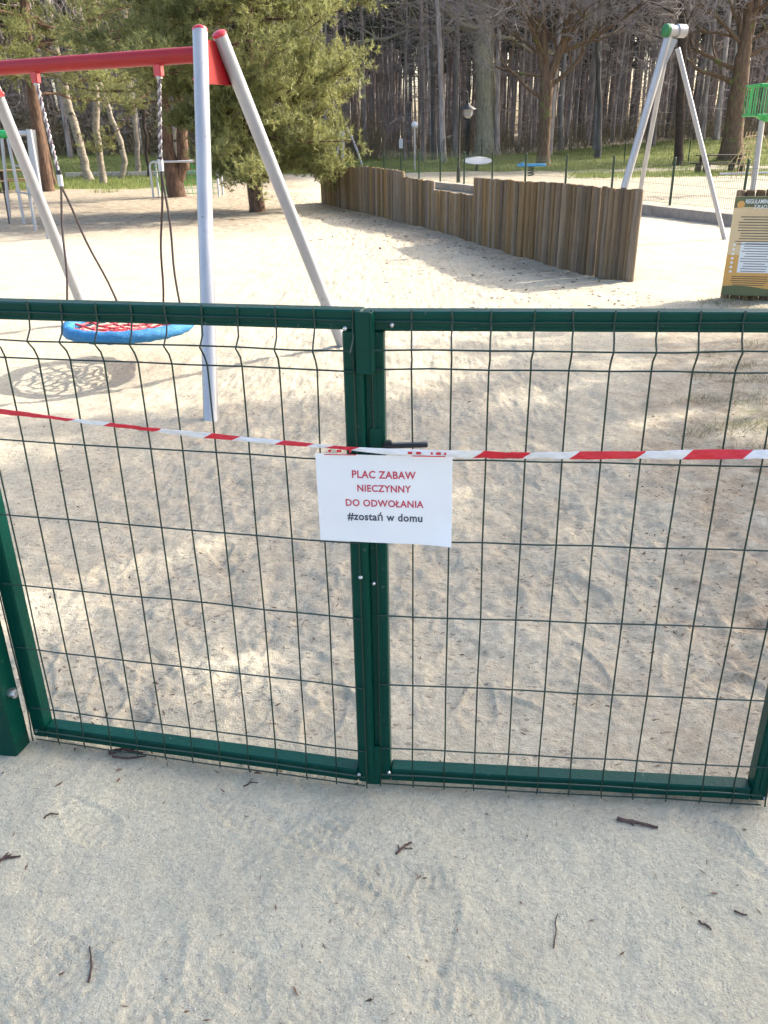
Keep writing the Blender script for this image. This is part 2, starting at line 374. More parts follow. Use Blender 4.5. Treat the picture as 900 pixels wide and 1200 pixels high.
grassm = np.maximum.reduce([smooth(GY+3*nz, 39, 42)*(1-smooth(GY, 51, 57)),
    smooth(GX, 6, 9)*smooth(GY, 32, 34)*(1-smooth(GY, 37, 40))*.8,
    smooth(-GX, 5.5, 8)*smooth(GY+4*nz+.3*GX, 26, 31)*(1-smooth(GY, 50, 56)),
    smooth(GX-.36*GY+.9*nz, .15, .9)*smooth(GY, 3, 4.2)*(1-smooth(GY, 7, 9.5))*.36])
litter_dapple_m = np.clip(np.maximum.reduce([.5*smooth(GY, 17, 21)*smooth(GX, 0, 3)*(1-smooth(GY, 38, 42)), smooth(GY, 47, 56)*2, smooth(-GX-.05*GY+nz, .2, 2.5)*smooth(GY, 14, 18)*1.1,  # first term paints tree dapple as brown on the far sand; others are litter
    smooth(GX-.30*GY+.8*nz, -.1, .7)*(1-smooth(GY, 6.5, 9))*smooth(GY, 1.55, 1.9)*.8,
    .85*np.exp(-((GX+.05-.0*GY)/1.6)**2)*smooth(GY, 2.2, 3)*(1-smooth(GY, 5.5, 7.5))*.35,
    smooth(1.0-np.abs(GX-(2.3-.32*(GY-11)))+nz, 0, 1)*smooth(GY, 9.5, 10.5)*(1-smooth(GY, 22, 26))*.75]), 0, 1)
for n_, a_ in (('pack', packm), ('grass', grassm), ('litter', litter_dapple_m)):
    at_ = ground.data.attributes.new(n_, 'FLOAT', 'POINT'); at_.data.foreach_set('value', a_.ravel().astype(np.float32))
def gz(x, y):
    j = int(np.clip(np.searchsorted(Y, y), 1, ny-1)); i = int(np.clip(np.searchsorted(X, x), 1, nx-1))
    fy = (y-Y[j-1])/(Y[j]-Y[j-1]); fx = (x-X[i-1])/(X[i]-X[i-1])
    return float((Z[j-1, i-1]*(1-fx)+Z[j-1, i]*fx)*(1-fy)+(Z[j, i-1]*(1-fx)+Z[j, i]*fx)*fy)
def gza(x, y):
    j = np.clip(np.searchsorted(Y, y), 1, ny-1); i = np.clip(np.searchsorted(X, x), 1, nx-1)
    fy = (y-Y[j-1])/(Y[j]-Y[j-1]); fx = (x-X[i-1])/(X[i]-X[i-1])
    return (Z[j-1, i-1]*(1-fx)+Z[j-1, i]*fx)*(1-fy)+(Z[j, i-1]*(1-fx)+Z[j, i]*fx)*fy
UP = np.array([0, 0, 1.0])

# ------------------------------------------------------------------ the double gate
V_ = .0816
def leaf_frame(P0, a):
    d = np.array([math.cos(a), math.sin(a), 0]); n = np.array([math.sin(a), -math.cos(a), 0]); P = np.array([P0[0], P0[1], 0])
    return (lambda s, off, z: P+d*s+n*off+UP*z), d, n
LF, dL, nL = leaf_frame((-.1368, 1.71), -.2175)
RF, dR, nR = leaf_frame((.0627, 1.6986), -.1013)
def gate_leaf(fr, d, n, s0, s1, zoff, ks, k0, bolts, label, seed):
    rr = random.Random(seed)
    t = thing('gate_leaf', tuple(fr((s0+s1)/2, -.02, 0)), label, 'gate', 'leaves of the double gate')
    wd, dp, zt, zb = .042, .044, 1.259+zoff, .026+zoff
    def bar(name, sa, sb, za, zc, bev=.0035):
        b = MB(); b.box(fr((sa+sb)/2, -dp/2, (za+zc)/2), d, n, UP, (sb-sa)/2, dp/2, (zc-za)/2, bev); return b.build(name, M['green'], t)
    bar('stile', s0, s0+wd, zb, zt-.041); bar('stile', s1-wd, s1, zb, zt-.041)
    bar('top_rail', s0, s1, zt-.040, zt); bar('bottom_rail', s0+wd+.001, s1-wd-.001, zb, zb+.038)
    # a folded lip along the rails, as on pressed gate sections
    b = MB(); b.box(fr((s0+s1)/2, .0012, zt-.0345), d, n, UP, (s1-s0)/2-.045, .0012, .0025); b.build('rail_lip', M['green'], t)
    for sc_ in (s0+wd*.5, s1-wd*.5):                       # pressed fold down each stile
        b = MB(); b.box(fr(sc_, .0008, (zb+zt-.041)/2+.01), d, n, UP, .0045, .0016, (zt-zb)/2-.045); b.build('stile_fold', M['green'], t)
    zG = .1358; rows = [zG+.2*i for i in range(6)]
    prof = [(zb-.008, .010), (zb+.012, .010), (zb+.055, .006), (zG, .003)] + [(z, .003) for z in rows[1:]] + [(rows[5]+.022, .012), (rows[5]+.044, .030), (rows[5]+.066, .012), (rows[5]+.088, .005), (zt-.02, .004), (zt+.004, .004)]
    wire = []
    for k in ks:
        s = (k-k0)*V_; j = rr.uniform(-.002, .002); wob = [rr.uniform(-.0016, .0016) for _ in prof]
        b = MB(); b.tube([fr(s+j+q, off, z) for (z, off), q in zip(prof, wob)], .0020, 6); b.build('upright_wire', M['wire'], t)
    for z, off in [(zb+.002, .0135), (zb+.038-.006, .0135), (zG, .0072)]+[(z_, .0072) for z_ in rows[1:]]+[(rows[5]+.047, .0345), (zt-.020, .0085)]:
        b = MB(); ns = 9; sag = [rr.uniform(-.0022, .0022) for _ in range(ns)]
        b.tube([fr(s0+.02+(s1-s0-.04)*i/(ns-1), off, z+sag[i]) for i in range(ns)], .0019, 6); b.build('cross_wire', M['wire'], t)
    for s, z in bolts:
        b = MB(); c = fr(s, .0, z); b.tube([c, c+n*.003, c+n*.0055, c+n*.007], [.0052, .0055, .0042, .0015], 10); b.build('bolt', M['zinc'], t)
    return t
gl = gate_leaf(LF, dL, nL, -.902, .100, .0, range(-1, 12), 10, [(.066, 1.2225), (.061, .052), (.082, .645), (-.887, .049)], 'left green wire mesh gate leaf, paper sheet overlapping its right edge', 3)
gr_ = gate_leaf(RF, dR, nR, -.100, .905, -.006, range(-1, 12), 0, [(-.040, 1.226), (-.062, .049), (-.090, .62), (.897, .032)], 'right green wire mesh gate leaf beside the yellow notice board', 4)
b = MB(); b.box(LF(.104, .006, 1.194), dL, nL, UP, .016, .004, .064, .0015); b.build('cover_strip', M['green'], gl)
b = MB(); b.box(LF(.1215, -.004, 1.194), dL, nL, UP, .002, .014, .062); b.build('strip_return', M['green'], gl)
b = MB(); b.box(RF(-.104, .0085, .078), dR, nR, UP, .019, .004, .062, .0015); b.build('drop_strip', M['green'], gr_)
hd = MB(); hd.box(RF(-.012, .012, .970), unit(dR+np.array([0, 0, .05])), nR, UP, .048, .007, .005, .002)
hd.tube([RF(-.05, .0, .968), RF(-.05, .014, .970)], .010, 10); hd.build('lever_handle', M['black'], gr_)
lk = MB(); lk.box(RF(-.078, .0025, .93), dR, nR, UP, .014, .0025, .075, .001); lk.build('lock_plate', M['green'], gr_)

def gate_post(c, d, n, label, hinge_s):
    t = thing('gate_post', (c[0], c[1], 0), label, 'post')
    b = MB(); b.box((c[0], c[1], .62), d, n, UP, .034, .034, .80, .004); b.build('shaft', M['green'], t)
    b = MB(); b.box((c[0], c[1], 1.427), d, n, UP, .036, .036, .006, .002); b.build('cap', M['black'], t)
    for z in (.205, 1.05):
        b = MB(); q = np.array([c[0], c[1], z])+d*.034*hinge_s
        b.tube([q, q+d*.012*hinge_s, q+d*.013*hinge_s, q+d*.020*hinge_s], [.013, .013, .010, .010], 6); b.tube([q-d*.006*hinge_s-UP*.013+d*.018*hinge_s, q+d*.012*hinge_s+UP*.013], .008, 8)
        b.build('hinge_bolt', M['zinc'], t)
    return t
pl = np.array([-1.043, 1.837, 0])-dL*.034-nL*.034
gate_post(pl, dL, nL, 'square green steel gate post at the lower left edge', 1)

# ------------------------------------------------------------------ paper sheet and its print
def sheet_pt(u, v):                                         # u to the right, v down from the top edge, in metres
    return RF(-.2065+u+.006*v, .034+.004*math.sin(u*10.5)+.005*(u/.3-.5)**2+.01*v+.0015*math.sin(v*22+u*9)+.012*max(0, (u-.2)/.1)**2*max(0, (v-.14)/.07)**2, .957-.008*u-v*.985)
def sheet_pts(u, v, lift): 
    p = sheet_pt(u, v); return p+nR*lift
sh = thing('notice_sheet', tuple(sheet_pt(.148, .213)), 'white paper notice with red and black print taped across the gate centre', 'notice')
vs = []; fs = []; nu, nv = 30, 22
for lay in (0, 1):
    for j in range(nv+1):
        for i in range(nu+1): vs.append(sheet_pts(.296*i/nu, .213*j/nv, -.0003*lay))
o_ = (nu+1)*(nv+1)
for j in range(nv):
    for i in range(nu):
        a = j*(nu+1)+i; fs.append((a, a+nu+1, a+nu+2, a+1)); fs.append((o_+a, o_+a+1, o_+a+nu+2, o_+a+nu+1))
b = MB(); b.add(vs, fs); b.build('paper', M['paper'], sh)
def text_mesh(body, size, offset=0.0, space=1.0):
    cu = bpy.data.curves.new('t', 'FONT'); cu.body = body; cu.size = size; cu.align_x = 'CENTER'; cu.offset = offset; cu.resolution_u = 3; cu.space_character = space
    ob = bpy.data.objects.new('t', cu); C.objects.link(ob)
    dg = bpy.context.evaluated_depsgraph_get(); dg.update()
    me = bpy.data.meshes.new_from_object(ob.evaluated_get(dg))
    v = np.array([tuple(q.co) for q in me.vertices]); f = [tuple(p.vertices) for p in me.polygons]
    bpy.data.objects.remove(ob); bpy.data.curves.remove(cu); bpy.data.meshes.remove(me)
    return v, f
def lettering(body, width, cx, vbase, m, parent, place, asc=1.15):
    v, f = text_mesh(body, 1.0, .024, 1.06); w0 = v[:, 0].max()-v[:, 0].min(); k = width/w0; mid = (v[:, 0].max()+v[:, 0].min())/2
    b = MB(); b.add([place(cx+(q[0]-mid)*k, vbase-q[1]*k*asc) for q in v], f); return b.build('lettering', m, parent, smooth_=False)
pl_ = lambda u, v: sheet_pts(u, v, .0007)
lettering('PLAC ZABAW', .139, .148, .054, M['inkred'], sh, pl_)
lettering('NIECZYNNY', .118, .148, .0865, M['inkred'], sh, pl_)
lettering('DO ODWOŁANIA', .172, .148, .123, M['inkred'], sh, pl_)
lettering('#zostań w domu', .167, .148, .1575, M['inkblack'], sh, pl_)

# ------------------------------------------------------------------ barrier tape
def tape_obj():
    key = []                                                # world points, half height, half thickness
    for s, z in ((-.985, 1.028), (-.766, 1.016), (-.549, 1.002), (-.30, .987), (-.081, .979), (.02, .976)): key.append(LF(s, .034, z))
    for s, z in ((-.05, .969), (.089, .966), (.216, .961), (.394, .965), (.569, .970), (.74, .974), (.93, .977)): key.append(RF(s, .050 if s < .12 else .040, z))
    key = np.array(key); N = 900; tt = np.linspace(0, len(key)-1, N)
    P = np.stack([np.interp(tt, np.arange(len(key)), key[:, i]) for i in range(3)], 1)
    for _ in range(14): P[1:-1] = (P[:-2]+2*P[1:-1]+P[2:])/4
    arc = np.concatenate([[0], np.cumsum(np.linalg.norm(np.diff(P, axis=0), axis=1))])
    bx = [];
    for q in P:                                             # image-free: boundaries kept as distances along the tape
        bx.append(q[0])
    bx = np.array(bx)
    edges = [(-.705, 0), (-.62, 1), (-.50, 0), (-.385, 1), (-.32, 0), (-.225, 1), (-.155, 0), (-.115, 1), (-.06, 0), (.20, 1), (.30, 0), (.40, 1), (.535, 0), (.63, 1), (.75, 0), (.80, 1), (.9, 0)]
    def colour(x, v):
        c = 1
        for e, k in edges:
            if x > e: c = k
        return c
    b = MB(); nr = 10; rings = []
    for i in range(N):
        t = unit(P[min(i+1, N-1)]-P[max(i-1, 0)]); n = unit(np.cross(t, UP)); upv = np.cross(n, t)
        x = arc[i]; tw = .5*math.sin(x*7.3+.6)+.35*math.sin(x*17)
        hh = .0055+.0042*smooth(P[i][0], -.1, .4)+.0012*math.sin(x*11)+.0008*math.sin(x*29); th = .0014+.0006*math.sin(x*23)
        ring = []
        for j in range(nr):
            a = 2*math.pi*j/nr; cv, sv = math.cos(a), math.sin(a)
            cr_ = .0004*math.sin(x*240+3*j)+.0007*math.sin(x*95+j)
            u = cv*th+cr_; v = sv*hh
            ring.append(P[i]+n*(u*math.cos(tw)-v*math.sin(tw)*.5)+upv*(v*math.cos(tw*.6)+u*math.sin(tw))+t*(sv*.011))
        rings.append(ring)
    for i in range(N-1):
        for j in range(nr):
            a = 2*math.pi*(j+.5)/nr; b.cm = colour((P[i][0]+P[i+1][0])/2, math.sin(a))
            b.add([rings[i][j], rings[i+1][j], rings[i+1][(j+1) % nr], rings[i][(j+1) % nr]], [(0, 1, 2, 3)])
    b.cm = 1                                                # scraps of red print showing through the folded white stretch
    for s, wd in ((-.172, .006), (-.152, .010), (-.128, .005), (.0, .009), (.018, .010), (.046, .004), (.060, .010), (.074, .004)):
        p = RF(s, .0525, .9675-.008*s); b.box(p, dR, nR, UP, wd/2, .0006, .0026)
    for s0, s1 in ((-.185, -.115), (.005, .075)):
        p = RF((s0+s1)/2, .0525, .9605); b.box(p, dR, nR, UP, (s1-s0)/2, .0006, .0009)
    o = b.build('barrier_tape', [M['tapew'], M['taper']], None, tuple(P[0]))
    tag(o, 'twisted red and white plastic barrier tape stretched across the whole gate', 'barrier tape')
tape_obj()

# ------------------------------------------------------------------ nest swing frame and seat
ffr, rfr, rfl = gp(247, 490), gp(402, 405), gp(104, 376)
bdir = unit(rfl-rfr); ndir = np.array([-bdir[1], bdir[0], 0]); ndir = ndir if ndir[1] > 0 else -ndir
best = None
for Yq in np.linspace(5.2, 6.8, 81):
    q = atY(241, 37, Yq); e = abs(np.dot(rfr-q, ndir)+np.dot(ffr-q, ndir)*1.0)
    if best is None or e < best[0]: best = (e, q)
apR = best[1]; zb_ = apR[2]-.125
al, ac = np.dot(rfr-apR, bdir), np.dot(rfr-apR, ndir); al2, ac2 = np.dot(ffr-apR, bdir), np.dot(ffr-apR, ndir)
apL = np.array([*(rfl+bdir*al-ndir*ac)[:2], apR[2]])
rfl_ = rfl.copy(); ffl = apL-bdir*al2+ndir*ac2; ffl[2] = 0
sw = thing('swing_frame', (ffr[0], ffr[1], 0), 'pale steel swing frame with red crossbeam behind the left gate leaf', 'swing frame')
def post(name, foot, top, r, parent, m=M['tubew'], capm=M['redcap'], sink=.15, n=18):
    foot = np.array([foot[0], foot[1], gz(foot[0], foot[1])]) if sink else np.asarray(foot, float)
    d = unit(top-foot); b = MB(); b.tube([foot-d*sink, top-d*.0], r, n); o = b.build(name, m, parent)
    if capm is not None:
        b = MB(); b.tube([top-d*.012, top+d*.004, top+d*.012, top+d*.019, top+d*.021], [r*1.03, r*1.03, r*.85, r*.5, r*.08], n); b.build('end_cap', capm, o)
    return o
rt = .047
# paired posts stand side by side at the top, the brace plate between them
tfr = apR-ndir*.085-bdir*.02; trr = apR+ndir*.075-bdir*.05-UP*.01
post('post', ffr, tfr, rt, sw); post('post', rfr, trr, rt, sw)
post('post', rfl_, apL+ndir*.075+bdir*.05-UP*.01, rt, sw); post('post', ffl, apL-ndir*.085+bdir*.02, rt, sw)
bm = MB(); B0 = np.array([apR[0], apR[1], zb_]); B1 = np.array([apL[0], apL[1], zb_])
bm.tube([B0-bdir*.02, B1+bdir*.02], .049, 20); bm.build('crossbeam', M['red'], sw)
def brace(ap, sgn):
    b = MB(); f0 = ap-bdir*.03*sgn; zz = ap[2]
    slope_r = (np.dot(rfr-trr, ndir))/trr[2]; slope_f = (np.dot(ffr-tfr, ndir))/tfr[2]
    pts = []
    for z in (zz-.05, zz-.30):
        for e, sl in ((-.085, slope_f), (.075, slope_r)):
            q = np.array([f0[0], f0[1], z])+ndir*(e+sl*(zz-z)); pts.append(q)
    a, b_, c, d_ = pts; off = bdir*.004
    b.add([a-off, b_-off, d_-off, c-off, a+off, b_+off, d_+off, c+off], [(0, 1, 2, 3), (7, 6, 5, 4), (0, 4, 5, 1), (1, 5, 6, 2), (2, 6, 7, 3), (3, 7, 4, 0)])
    o = b.build('brace_plate', M['red'], sw)
    for q in (b_+UP*-.01, d_+UP*.02, c+UP*.02):
        k = MB(); k.ball(q-bdir*.012*sgn, .017, 8, 6); k.build('cap_nut', M['redcap'], o)
brace(apR, 1); brace(apL, -1)
def on_beam(px, py):
    r = ray(px, py); h = np.array([0, 0, H]); bestq = None
    for u in np.linspace(0, 1, 400):
        q = B0+(B1-B0)*u; v = q-h; v = v/v[1]; e = abs(v[0]-r[0]/r[1])
        if bestq is None or e < bestq[0]: bestq = (e, q)
    return bestq[1]
hR, hL = on_beam(185, 75), on_beam(40, 80)
seat = thing('nest_swing', (0, 0, 0), 'round blue rimmed basket swing seat with red net, behind the left gate leaf', 'swing seat')
bc = (hR+hL)/2; Ys = bc[1]; sc = atY(151, 381, Ys); RS = .455
seat.location = (sc[0], sc[1], 0.0); WL[seat.name] = (float(sc[0]), float(sc[1]), 0.0)
ringp = lambda a, r=RS, z=0: sc+np.array([r*math.cos(a), r*math.sin(a), z])
def ring_mesh():
    b = MB(); N, n = 120, 14; vs = []
    for i in range(N):
        a = 2*math.pi*i/N; c = ringp(a); e = np.array([math.cos(a), math.sin(a), 0])
        for j in range(n):
            q = 2*math.pi*j/n; rr = .047*(1+.05*math.sin(2*(q+i*.55))+.04*math.sin(i*2.1-2*q)); vs.append(c+rr*(math.cos(q)*e+math.sin(q)*UP))
    fs = [(i*n+j, ((i+1) % N)*n+j, ((i+1) % N)*n+(j+1) % n, i*n+(j+1) % n) for i in range(N) for j in range(n)]
    b.add(vs, fs); return b
ring_mesh().build('rim', M['bluerope'], seat)
for k in range(14):                                         # net of rope rings and spokes
    a = 2*math.pi*k/14; b = MB(); b.tube([ringp(a, RS-.03, .02), ringp(a+.12, RS*.62, -.02), ringp(a-.1, RS*.3, -.045), ringp(a, .04, -.05)], .009, 6); b.build('net_spoke', M['redrope'], seat)
for k, r_ in enumerate((.10, .19, .28, .37)):
    b = MB(); b.tube([ringp(2*math.pi*i/36, r_+.03*math.sin(i*math.pi/36*14), -.05+.16*(r_/RS)**2*.4) for i in range(37)], .009, 6, cap=False); b.build('net_ring', M['redrope'], seat)
att = {0: [math.radians(187), math.radians(112)], 1: [math.radians(68), math.radians(-12)]}
for k, (hp, jx) in enumerate(((hL, (70, 208)), (hR, (188, 190)))):
    j = atY(jx[0], jx[1], Ys+(.25 if k == 0 else -.12)*0.6)
    b = MB(); q = hp-UP*.045; b.box(q-UP*.025, bdir, ndir, UP, .030, .022, .042, .006); b.build('hanger', M['redcap'], seat)
    top = hp-UP*.105; b = MB(); b.tube([top+UP*.03, top-UP*.02], .020, 10); b.build('shackle', M['strand1'], seat)
    for st in (0, 1):
        d = j-top; L_ = np.linalg.norm(d); t_ = unit(d); e1 = unit(np.cross(t_, np.array([0, 1, 0]))); e2 = np.cross(t_, e1)
        b = MB(); n_ = int(L_/.011); b.tube([top+d*i/n_+.0075*(math.cos(i*.011/.036*math.pi+st*math.pi)*e1+math.sin(i*.011/.036*math.pi+st*math.pi)*e2) for i in range(n_+1)], .0078, 6)
        b.build('chain_strand', M['strand1'] if st == 0 else M['strand2'], seat)
    b = MB(); b.tube([j+UP*.02, j-UP*.06], [.020, .018], 10); b.build('ferrule', M['whitep'], seat)
    b = MB(); b.tube([j+UP*.05, j+UP*.02], .022, 10); b.build('collar', M['black'], seat)
    for a in att[k]:
        e = ringp(a, RS, .02); m0 = j-UP*.06; b = MB(); pts = []
        for i in range(13):
            u = i/12; p = m0+(e-m0)*u; p = p+np.array([.012*math.sin(u*7+a), 0, 0])*math.sin(u*math.pi); pts.append(p)
        b.tube(pts, .0085, 7); b.build('rope', M['rope'], seat)

# ------------------------------------------------------------------ log palisade
bp_ = [hit(*q) for q in ((742, 331), (690, 323), (640, 310), (597, 297), (553, 283), (515, 271), (478, 262), (430, 250), (378, 238))]
Pp = np.array(bp_); al_ = np.concatenate([[0], np.cumsum(np.linalg.norm(np.diff(Pp[:, :2], axis=0), axis=1))])
pal = thing('log_palisade', tuple(Pp[0]), 'curved palisade wall of upright brown logs with a stepped top', 'palisade')
def top_px(px):
    if px > 556: return np.interp(px, [556, 745], [208.5, 222])
    if px > 508: return np.interp(px, [508, 556], [222.5, 229])
    if px > 473: return np.interp(px, [473, 508], [207.5, 212.5])
    return np.interp(px, [378, 395, 396, 422, 423, 473], [198, 197.5, 196, 196, 194.5, 200.5])
def proj(p):
    x, y, z = p[0], p[1], p[2]-H; c, s = math.cos(PITCH), math.sin(PITCH); d = y*c-z*s; v = -(y*s+z*c); cr, sr = math.cos(ROLL), math.sin(ROLL)
    return 450+F*(x*cr-v*sr)/d, 600+F*(x*sr+v*cr)/d
log_mesh = []
for v_ in range(4):
    b = MB(); rr = random.Random(90+v_); n = 12; lob = [1+rr.uniform(-.07, .07) for _ in range(n)]; vs = []
    zs = [(0, 1.0), (.3, 1.02), (.6, .98), (.86, .97), (.97, .96), (.99, .92), (1.0, .84)]
    for z, k in zs:
        ox, oy = rr.uniform(-.03, .03), rr.uniform(-.03, .03)
        for j in range(n): vs.append((k*lob[j]*math.cos(2*math.pi*j/n)+ox, k*lob[j]*math.sin(2*math.pi*j/n)+oy, z))
    fs = [(i*n+j, i*n+(j+1) % n, (i+1)*n+(j+1) % n, (i+1)*n+j) for i in range(len(zs)-1) for j in range(n)]; fs.append(tuple((len(zs)-1)*n+j for j in range(n)))
    b.add(vs, fs); o = b.build('log', [M['log']], None, (0, 0, 0)); log_mesh.append(o.data); bpy.data.objects.remove(o)
def put_log(parent, x, y, z0, h, r, rr, tilt=.012):
    o = bpy.data.objects.new('log', rr.choice(log_mesh)); C.objects.link(o); o.parent = parent; w0 = WL[parent.name]
    o.location = (x-w0[0], y-w0[1], z0-w0[2]); o.scale = (r, r, h); o.rotation_euler = (rr.gauss(0, tilt), rr.gauss(0, tilt), rr.uniform(0, 6.28)); return o
s_ = 0.0; rl = random.Random(5); count = 0
while s_ < al_[-1]:
    r_ = rl.choice([.032, .036, .040, .045, .050])*rl.uniform(.94, 1.06); s_ += r_
    x = float(np.interp(s_, al_, Pp[:, 0]))+rl.uniform(-.005, .005); y = float(np.interp(s_, al_, Pp[:, 1]))+rl.uniform(-.010, .010)
    oj = rl.uniform(-.011, .011); x -= oj*.9; y -= oj*.42
    px, _ = proj((x, y, .5)); tz = atY(px, top_px(px), y)[2]+rl.uniform(-.012, .012)
    z0 = gz(x, y)-.12; put_log(pal, x, y, z0, tz-z0, r_, rl, .006); s_ += r_*.86; count += 1

# ------------------------------------------------------------------ notice board on a row of logs
nb0 = gp(844, 351); nbd = unit(np.array([.95, -.28, 0])); nbn = np.array([nbd[1], -nbd[0], 0])
nbn = nbn if nbn[1] < 0 else -nbn
nbt = thing('notice_board', tuple(nb0), 'yellow and olive rules board on short logs, right of the palisade', 'notice board')
bw, bz0, bz1 = .60, .045, atY(861, 230, nb0[1])[2]
BP = lambda u, off, z: nb0+nbd*u+nbn*off+UP*z
b = MB(); b.box(BP(bw/2, -.008, (bz0+bz1)/2), nbd, nbn, UP, bw/2, .008, (bz1-bz0)/2, .002); b.build('panel', M['bcream'], nbt)
rl = random.Random(8)
for i in range(7):
    q = BP(.045+.092*i, -.075, 0); put_log(nbt, q[0], q[1], -.1, bz1+.155+rl.uniform(-.008, .008), .045, rl, .004)
q = BP(.52, .03, 0); put_log(nbt, q[0], q[1], -.1, .62, .045, rl, .004)
def wavy(name, z_top, z_bot, amp_t, amp_b, m, off):
    b = MB(); n = 24; vs = []
    for i in range(n+1):
        u = bw*i/n; a = math.sin(u*7.5+.5)
        vs += [BP(u, off, min(bz1, z_top+amp_t*a)), BP(u, off, max(bz0, z_bot+amp_b*a))]
    b.add(vs, [(2*i, 2*i+1, 2*i+3, 2*i+2) for i in range(n)]); return b.build(name, m, nbt)
hB = bz1-bz0
wavy('header_band', bz1-.001, bz1-.125*hB, 0, .022*hB, M['bgreen'], .0015)
wavy('footer_band', bz0+.085*hB, bz0+.001, .02*hB, 0, M['bgreen'], .0015)
wavy('orange_field', bz0+.42*hB, bz0+.06*hB, 0, .02*hB, M['borange'], .0008)
b = MB(); b.box(BP(.28, .0015, bz0+.395*hB), nbd, nbn, UP, .165, .0006, .155*hB); b.build('white_field', M['bwhite'], nbt)
bpl = lambda u, v: BP(u, .0035, bz1-v)
lettering('REGULAMIN KORZYSTANIA', .46, .33, .068*hB, M['bwhite'], nbt, bpl, 1.5)
lettering('Z PLACU ZABAW', .26, .31, .118*hB, M['bwhite'], nbt, bpl, 1.5)
b = MB()
for i in range(11):
    z = bz1-hB*(.20+.027*i); b.box(BP(.05+.02*rl.random()+.2, .0022, z), nbd, nbn, UP, rl.uniform(.15, .2), .0004, .0038)
for i in range(12):
    z = bz0+hB*(.535-.0255*i); b.box(BP(.28+rl.uniform(-.02, 0), .0028, z), nbd, nbn, UP, rl.uniform(.10, .145), .0004, .0032)
for i in range(5):
    z = bz0+hB*(.20-.022*i); b.box(BP(.24, .0022, z), nbd, nbn, UP, rl.uniform(.14, .2), .0004, .0034)
b.build('small_print', M['bink'], nbt)
b = MB()
for i in range(7):
    p = BP(.055, .002, bz0+hB*(.52-.045*i)); b.tube([p, p+nbn*.001], .013, 8)
b.build('pictogram', M['bwhite'], nbt)
b = MB(); p = BP(.06, .003, bz1-.08*hB); b.tube([p, p+nbn*.001], .035, 14); b.build('emblem', M['borange'], nbt)

# ------------------------------------------------------------------ edging kerb, mesh fences
k0 = gp(845, 263); k1 = gp(750, 250); kd = unit(gp(520, 222)-k0); kd[2] = 0; kn = np.array([kd[1], -kd[0], 0]); kn = kn if kn[0] > 0 else -kn
ks = k0-kd*4.0
kt = thing('edging_kerb', (ks[0], ks[1], 0), 'low grey edging board along the sand beneath the green fence', 'kerb')
for i in range(10):
    a = ks+kd*2.0*i; c = ks+kd*(2.0*i+1.985); b = MB(); m_ = (a+c)/2
    b.box((m_[0], m_[1], .06+R.uniform(-.006, .006)), kd, kn, UP, np.linalg.norm(c-a)/2, .055, .14, .008); b.build('edging_plank', M['kerb'], kt)
fA = gp(788, 241); fB = gp(544, 216); fd = unit(fB-fA); fn = np.array([fd[1], -fd[0], 0])
def on_line(px, A, d):
    r = ray(px, 200); m = r[0]/r[1]; u = (m*A[1]-A[0])/(d[0]-m*d[1]); return A+d*u
fence = thing('mesh_fence', (fA[0], fA[1], 0), 'low green wire mesh fence on thin posts behind the palisade', 'fence')
fps = [on_line(p, fA, fd) for p in (900, 875.7, 789.6, 718.6, 663.6, 616, 577, 544, 516, 491, 470, 450)]
d0 = fps[1]-fps[2]; fps[0] = fps[1]+d0
def mesh_fence(t, pts, h, ph, sp, rw, pr=.03):
    for p in pts:
        z = float(macro(p[0], p[1])); b = MB(); b.tube([(p[0], p[1], z-.1), (p[0], p[1], z+ph), (p[0], p[1], z+ph+.012)], [pr, pr, pr*.5], 8); b.build('post', M['greenfar'], t)
    b = MB()
    for a, c in zip(pts[:-1], pts[1:]):
        L_ = np.linalg.norm(c-a); n = int(L_/sp); za, zc = float(macro(a[0], a[1])), float(macro(c[0], c[1])); side = np.cross(unit(c-a), UP)
        for i in range(n+1):
            q = a+(c-a)*i/n+side*.034; z = za+(zc-za)*i/n; b.tube([(q[0], q[1], z+.03), (q[0], q[1], z+h)], rw, 3, cap=False)
        for k in range(int(h/.2)+1):
            z = .05+k*.2; b.tube([(*(a+side*.034)[:2], za+z), (*(c+side*.034)[:2], zc+z)], rw*1.1, 3, cap=False)
    tag(b.build('wire_mesh', M['greenfar'], t, smooth_=False), kind='stuff')
mesh_fence(fence, fps, .98, 1.02, .06, .0034)
bk = [hit(px, 192.5) for px in (520, 564, 639, 731, 806, 888, 960)]
bf = thing('mesh_fence', tuple(bk[0]), 'farther wire mesh fence on thin posts before the grass bank', 'fence')
mesh_fence(bf, bk, 1.1, 1.18, .11, .003, .026)

# ------------------------------------------------------------------ tripod frame right
ft = hit(849, 281); ap = atY(789, 36, ft[1]+.1)
tp = thing('tripod_frame', (ap[0], ap[1], 0), 'tall pale steel three-legged frame behind the right end of palisade', 'play frame')
f1 = hit(713, 284); f2 = gp(742, 268)
post('leg', ft, ap+np.array([.09, 0, -.22]), .036, tp, capm=None); post('leg', f1, ap+np.array([-.06, 0, -.05]), .056, tp, capm=None); post('leg', f2, ap+np.array([-.05, .06, -.25]), .037, tp, capm=None)
ax_ = unit(np.array([.92, .38, .0]))
b = MB(); b.tube([ap-ax_*.10, ap-ax_*.04, ap-ax_*.035, ap+ax_*.06, ap+ax_*.065, ap+ax_*.20], [.085, .085, .068, .068, .088, .088], 20); b.build('drum', M['tubew'], tp)
b = MB(); b.tube([ap-ax_*.155, ap-ax_*.145, ap-ax_*.102], [.07, .085, .09], 20); b.build('drum_cap', M['capgreen'], tp)
b = MB(); a1 = ap+np.array([-.06, -.03, -.08]); a2 = ap+np.array([.07, -.03, -.12]); a3 = ap+np.array([-.135, -.03, -.62]); a4 = ap+np.array([-.17, -.03, -.42])
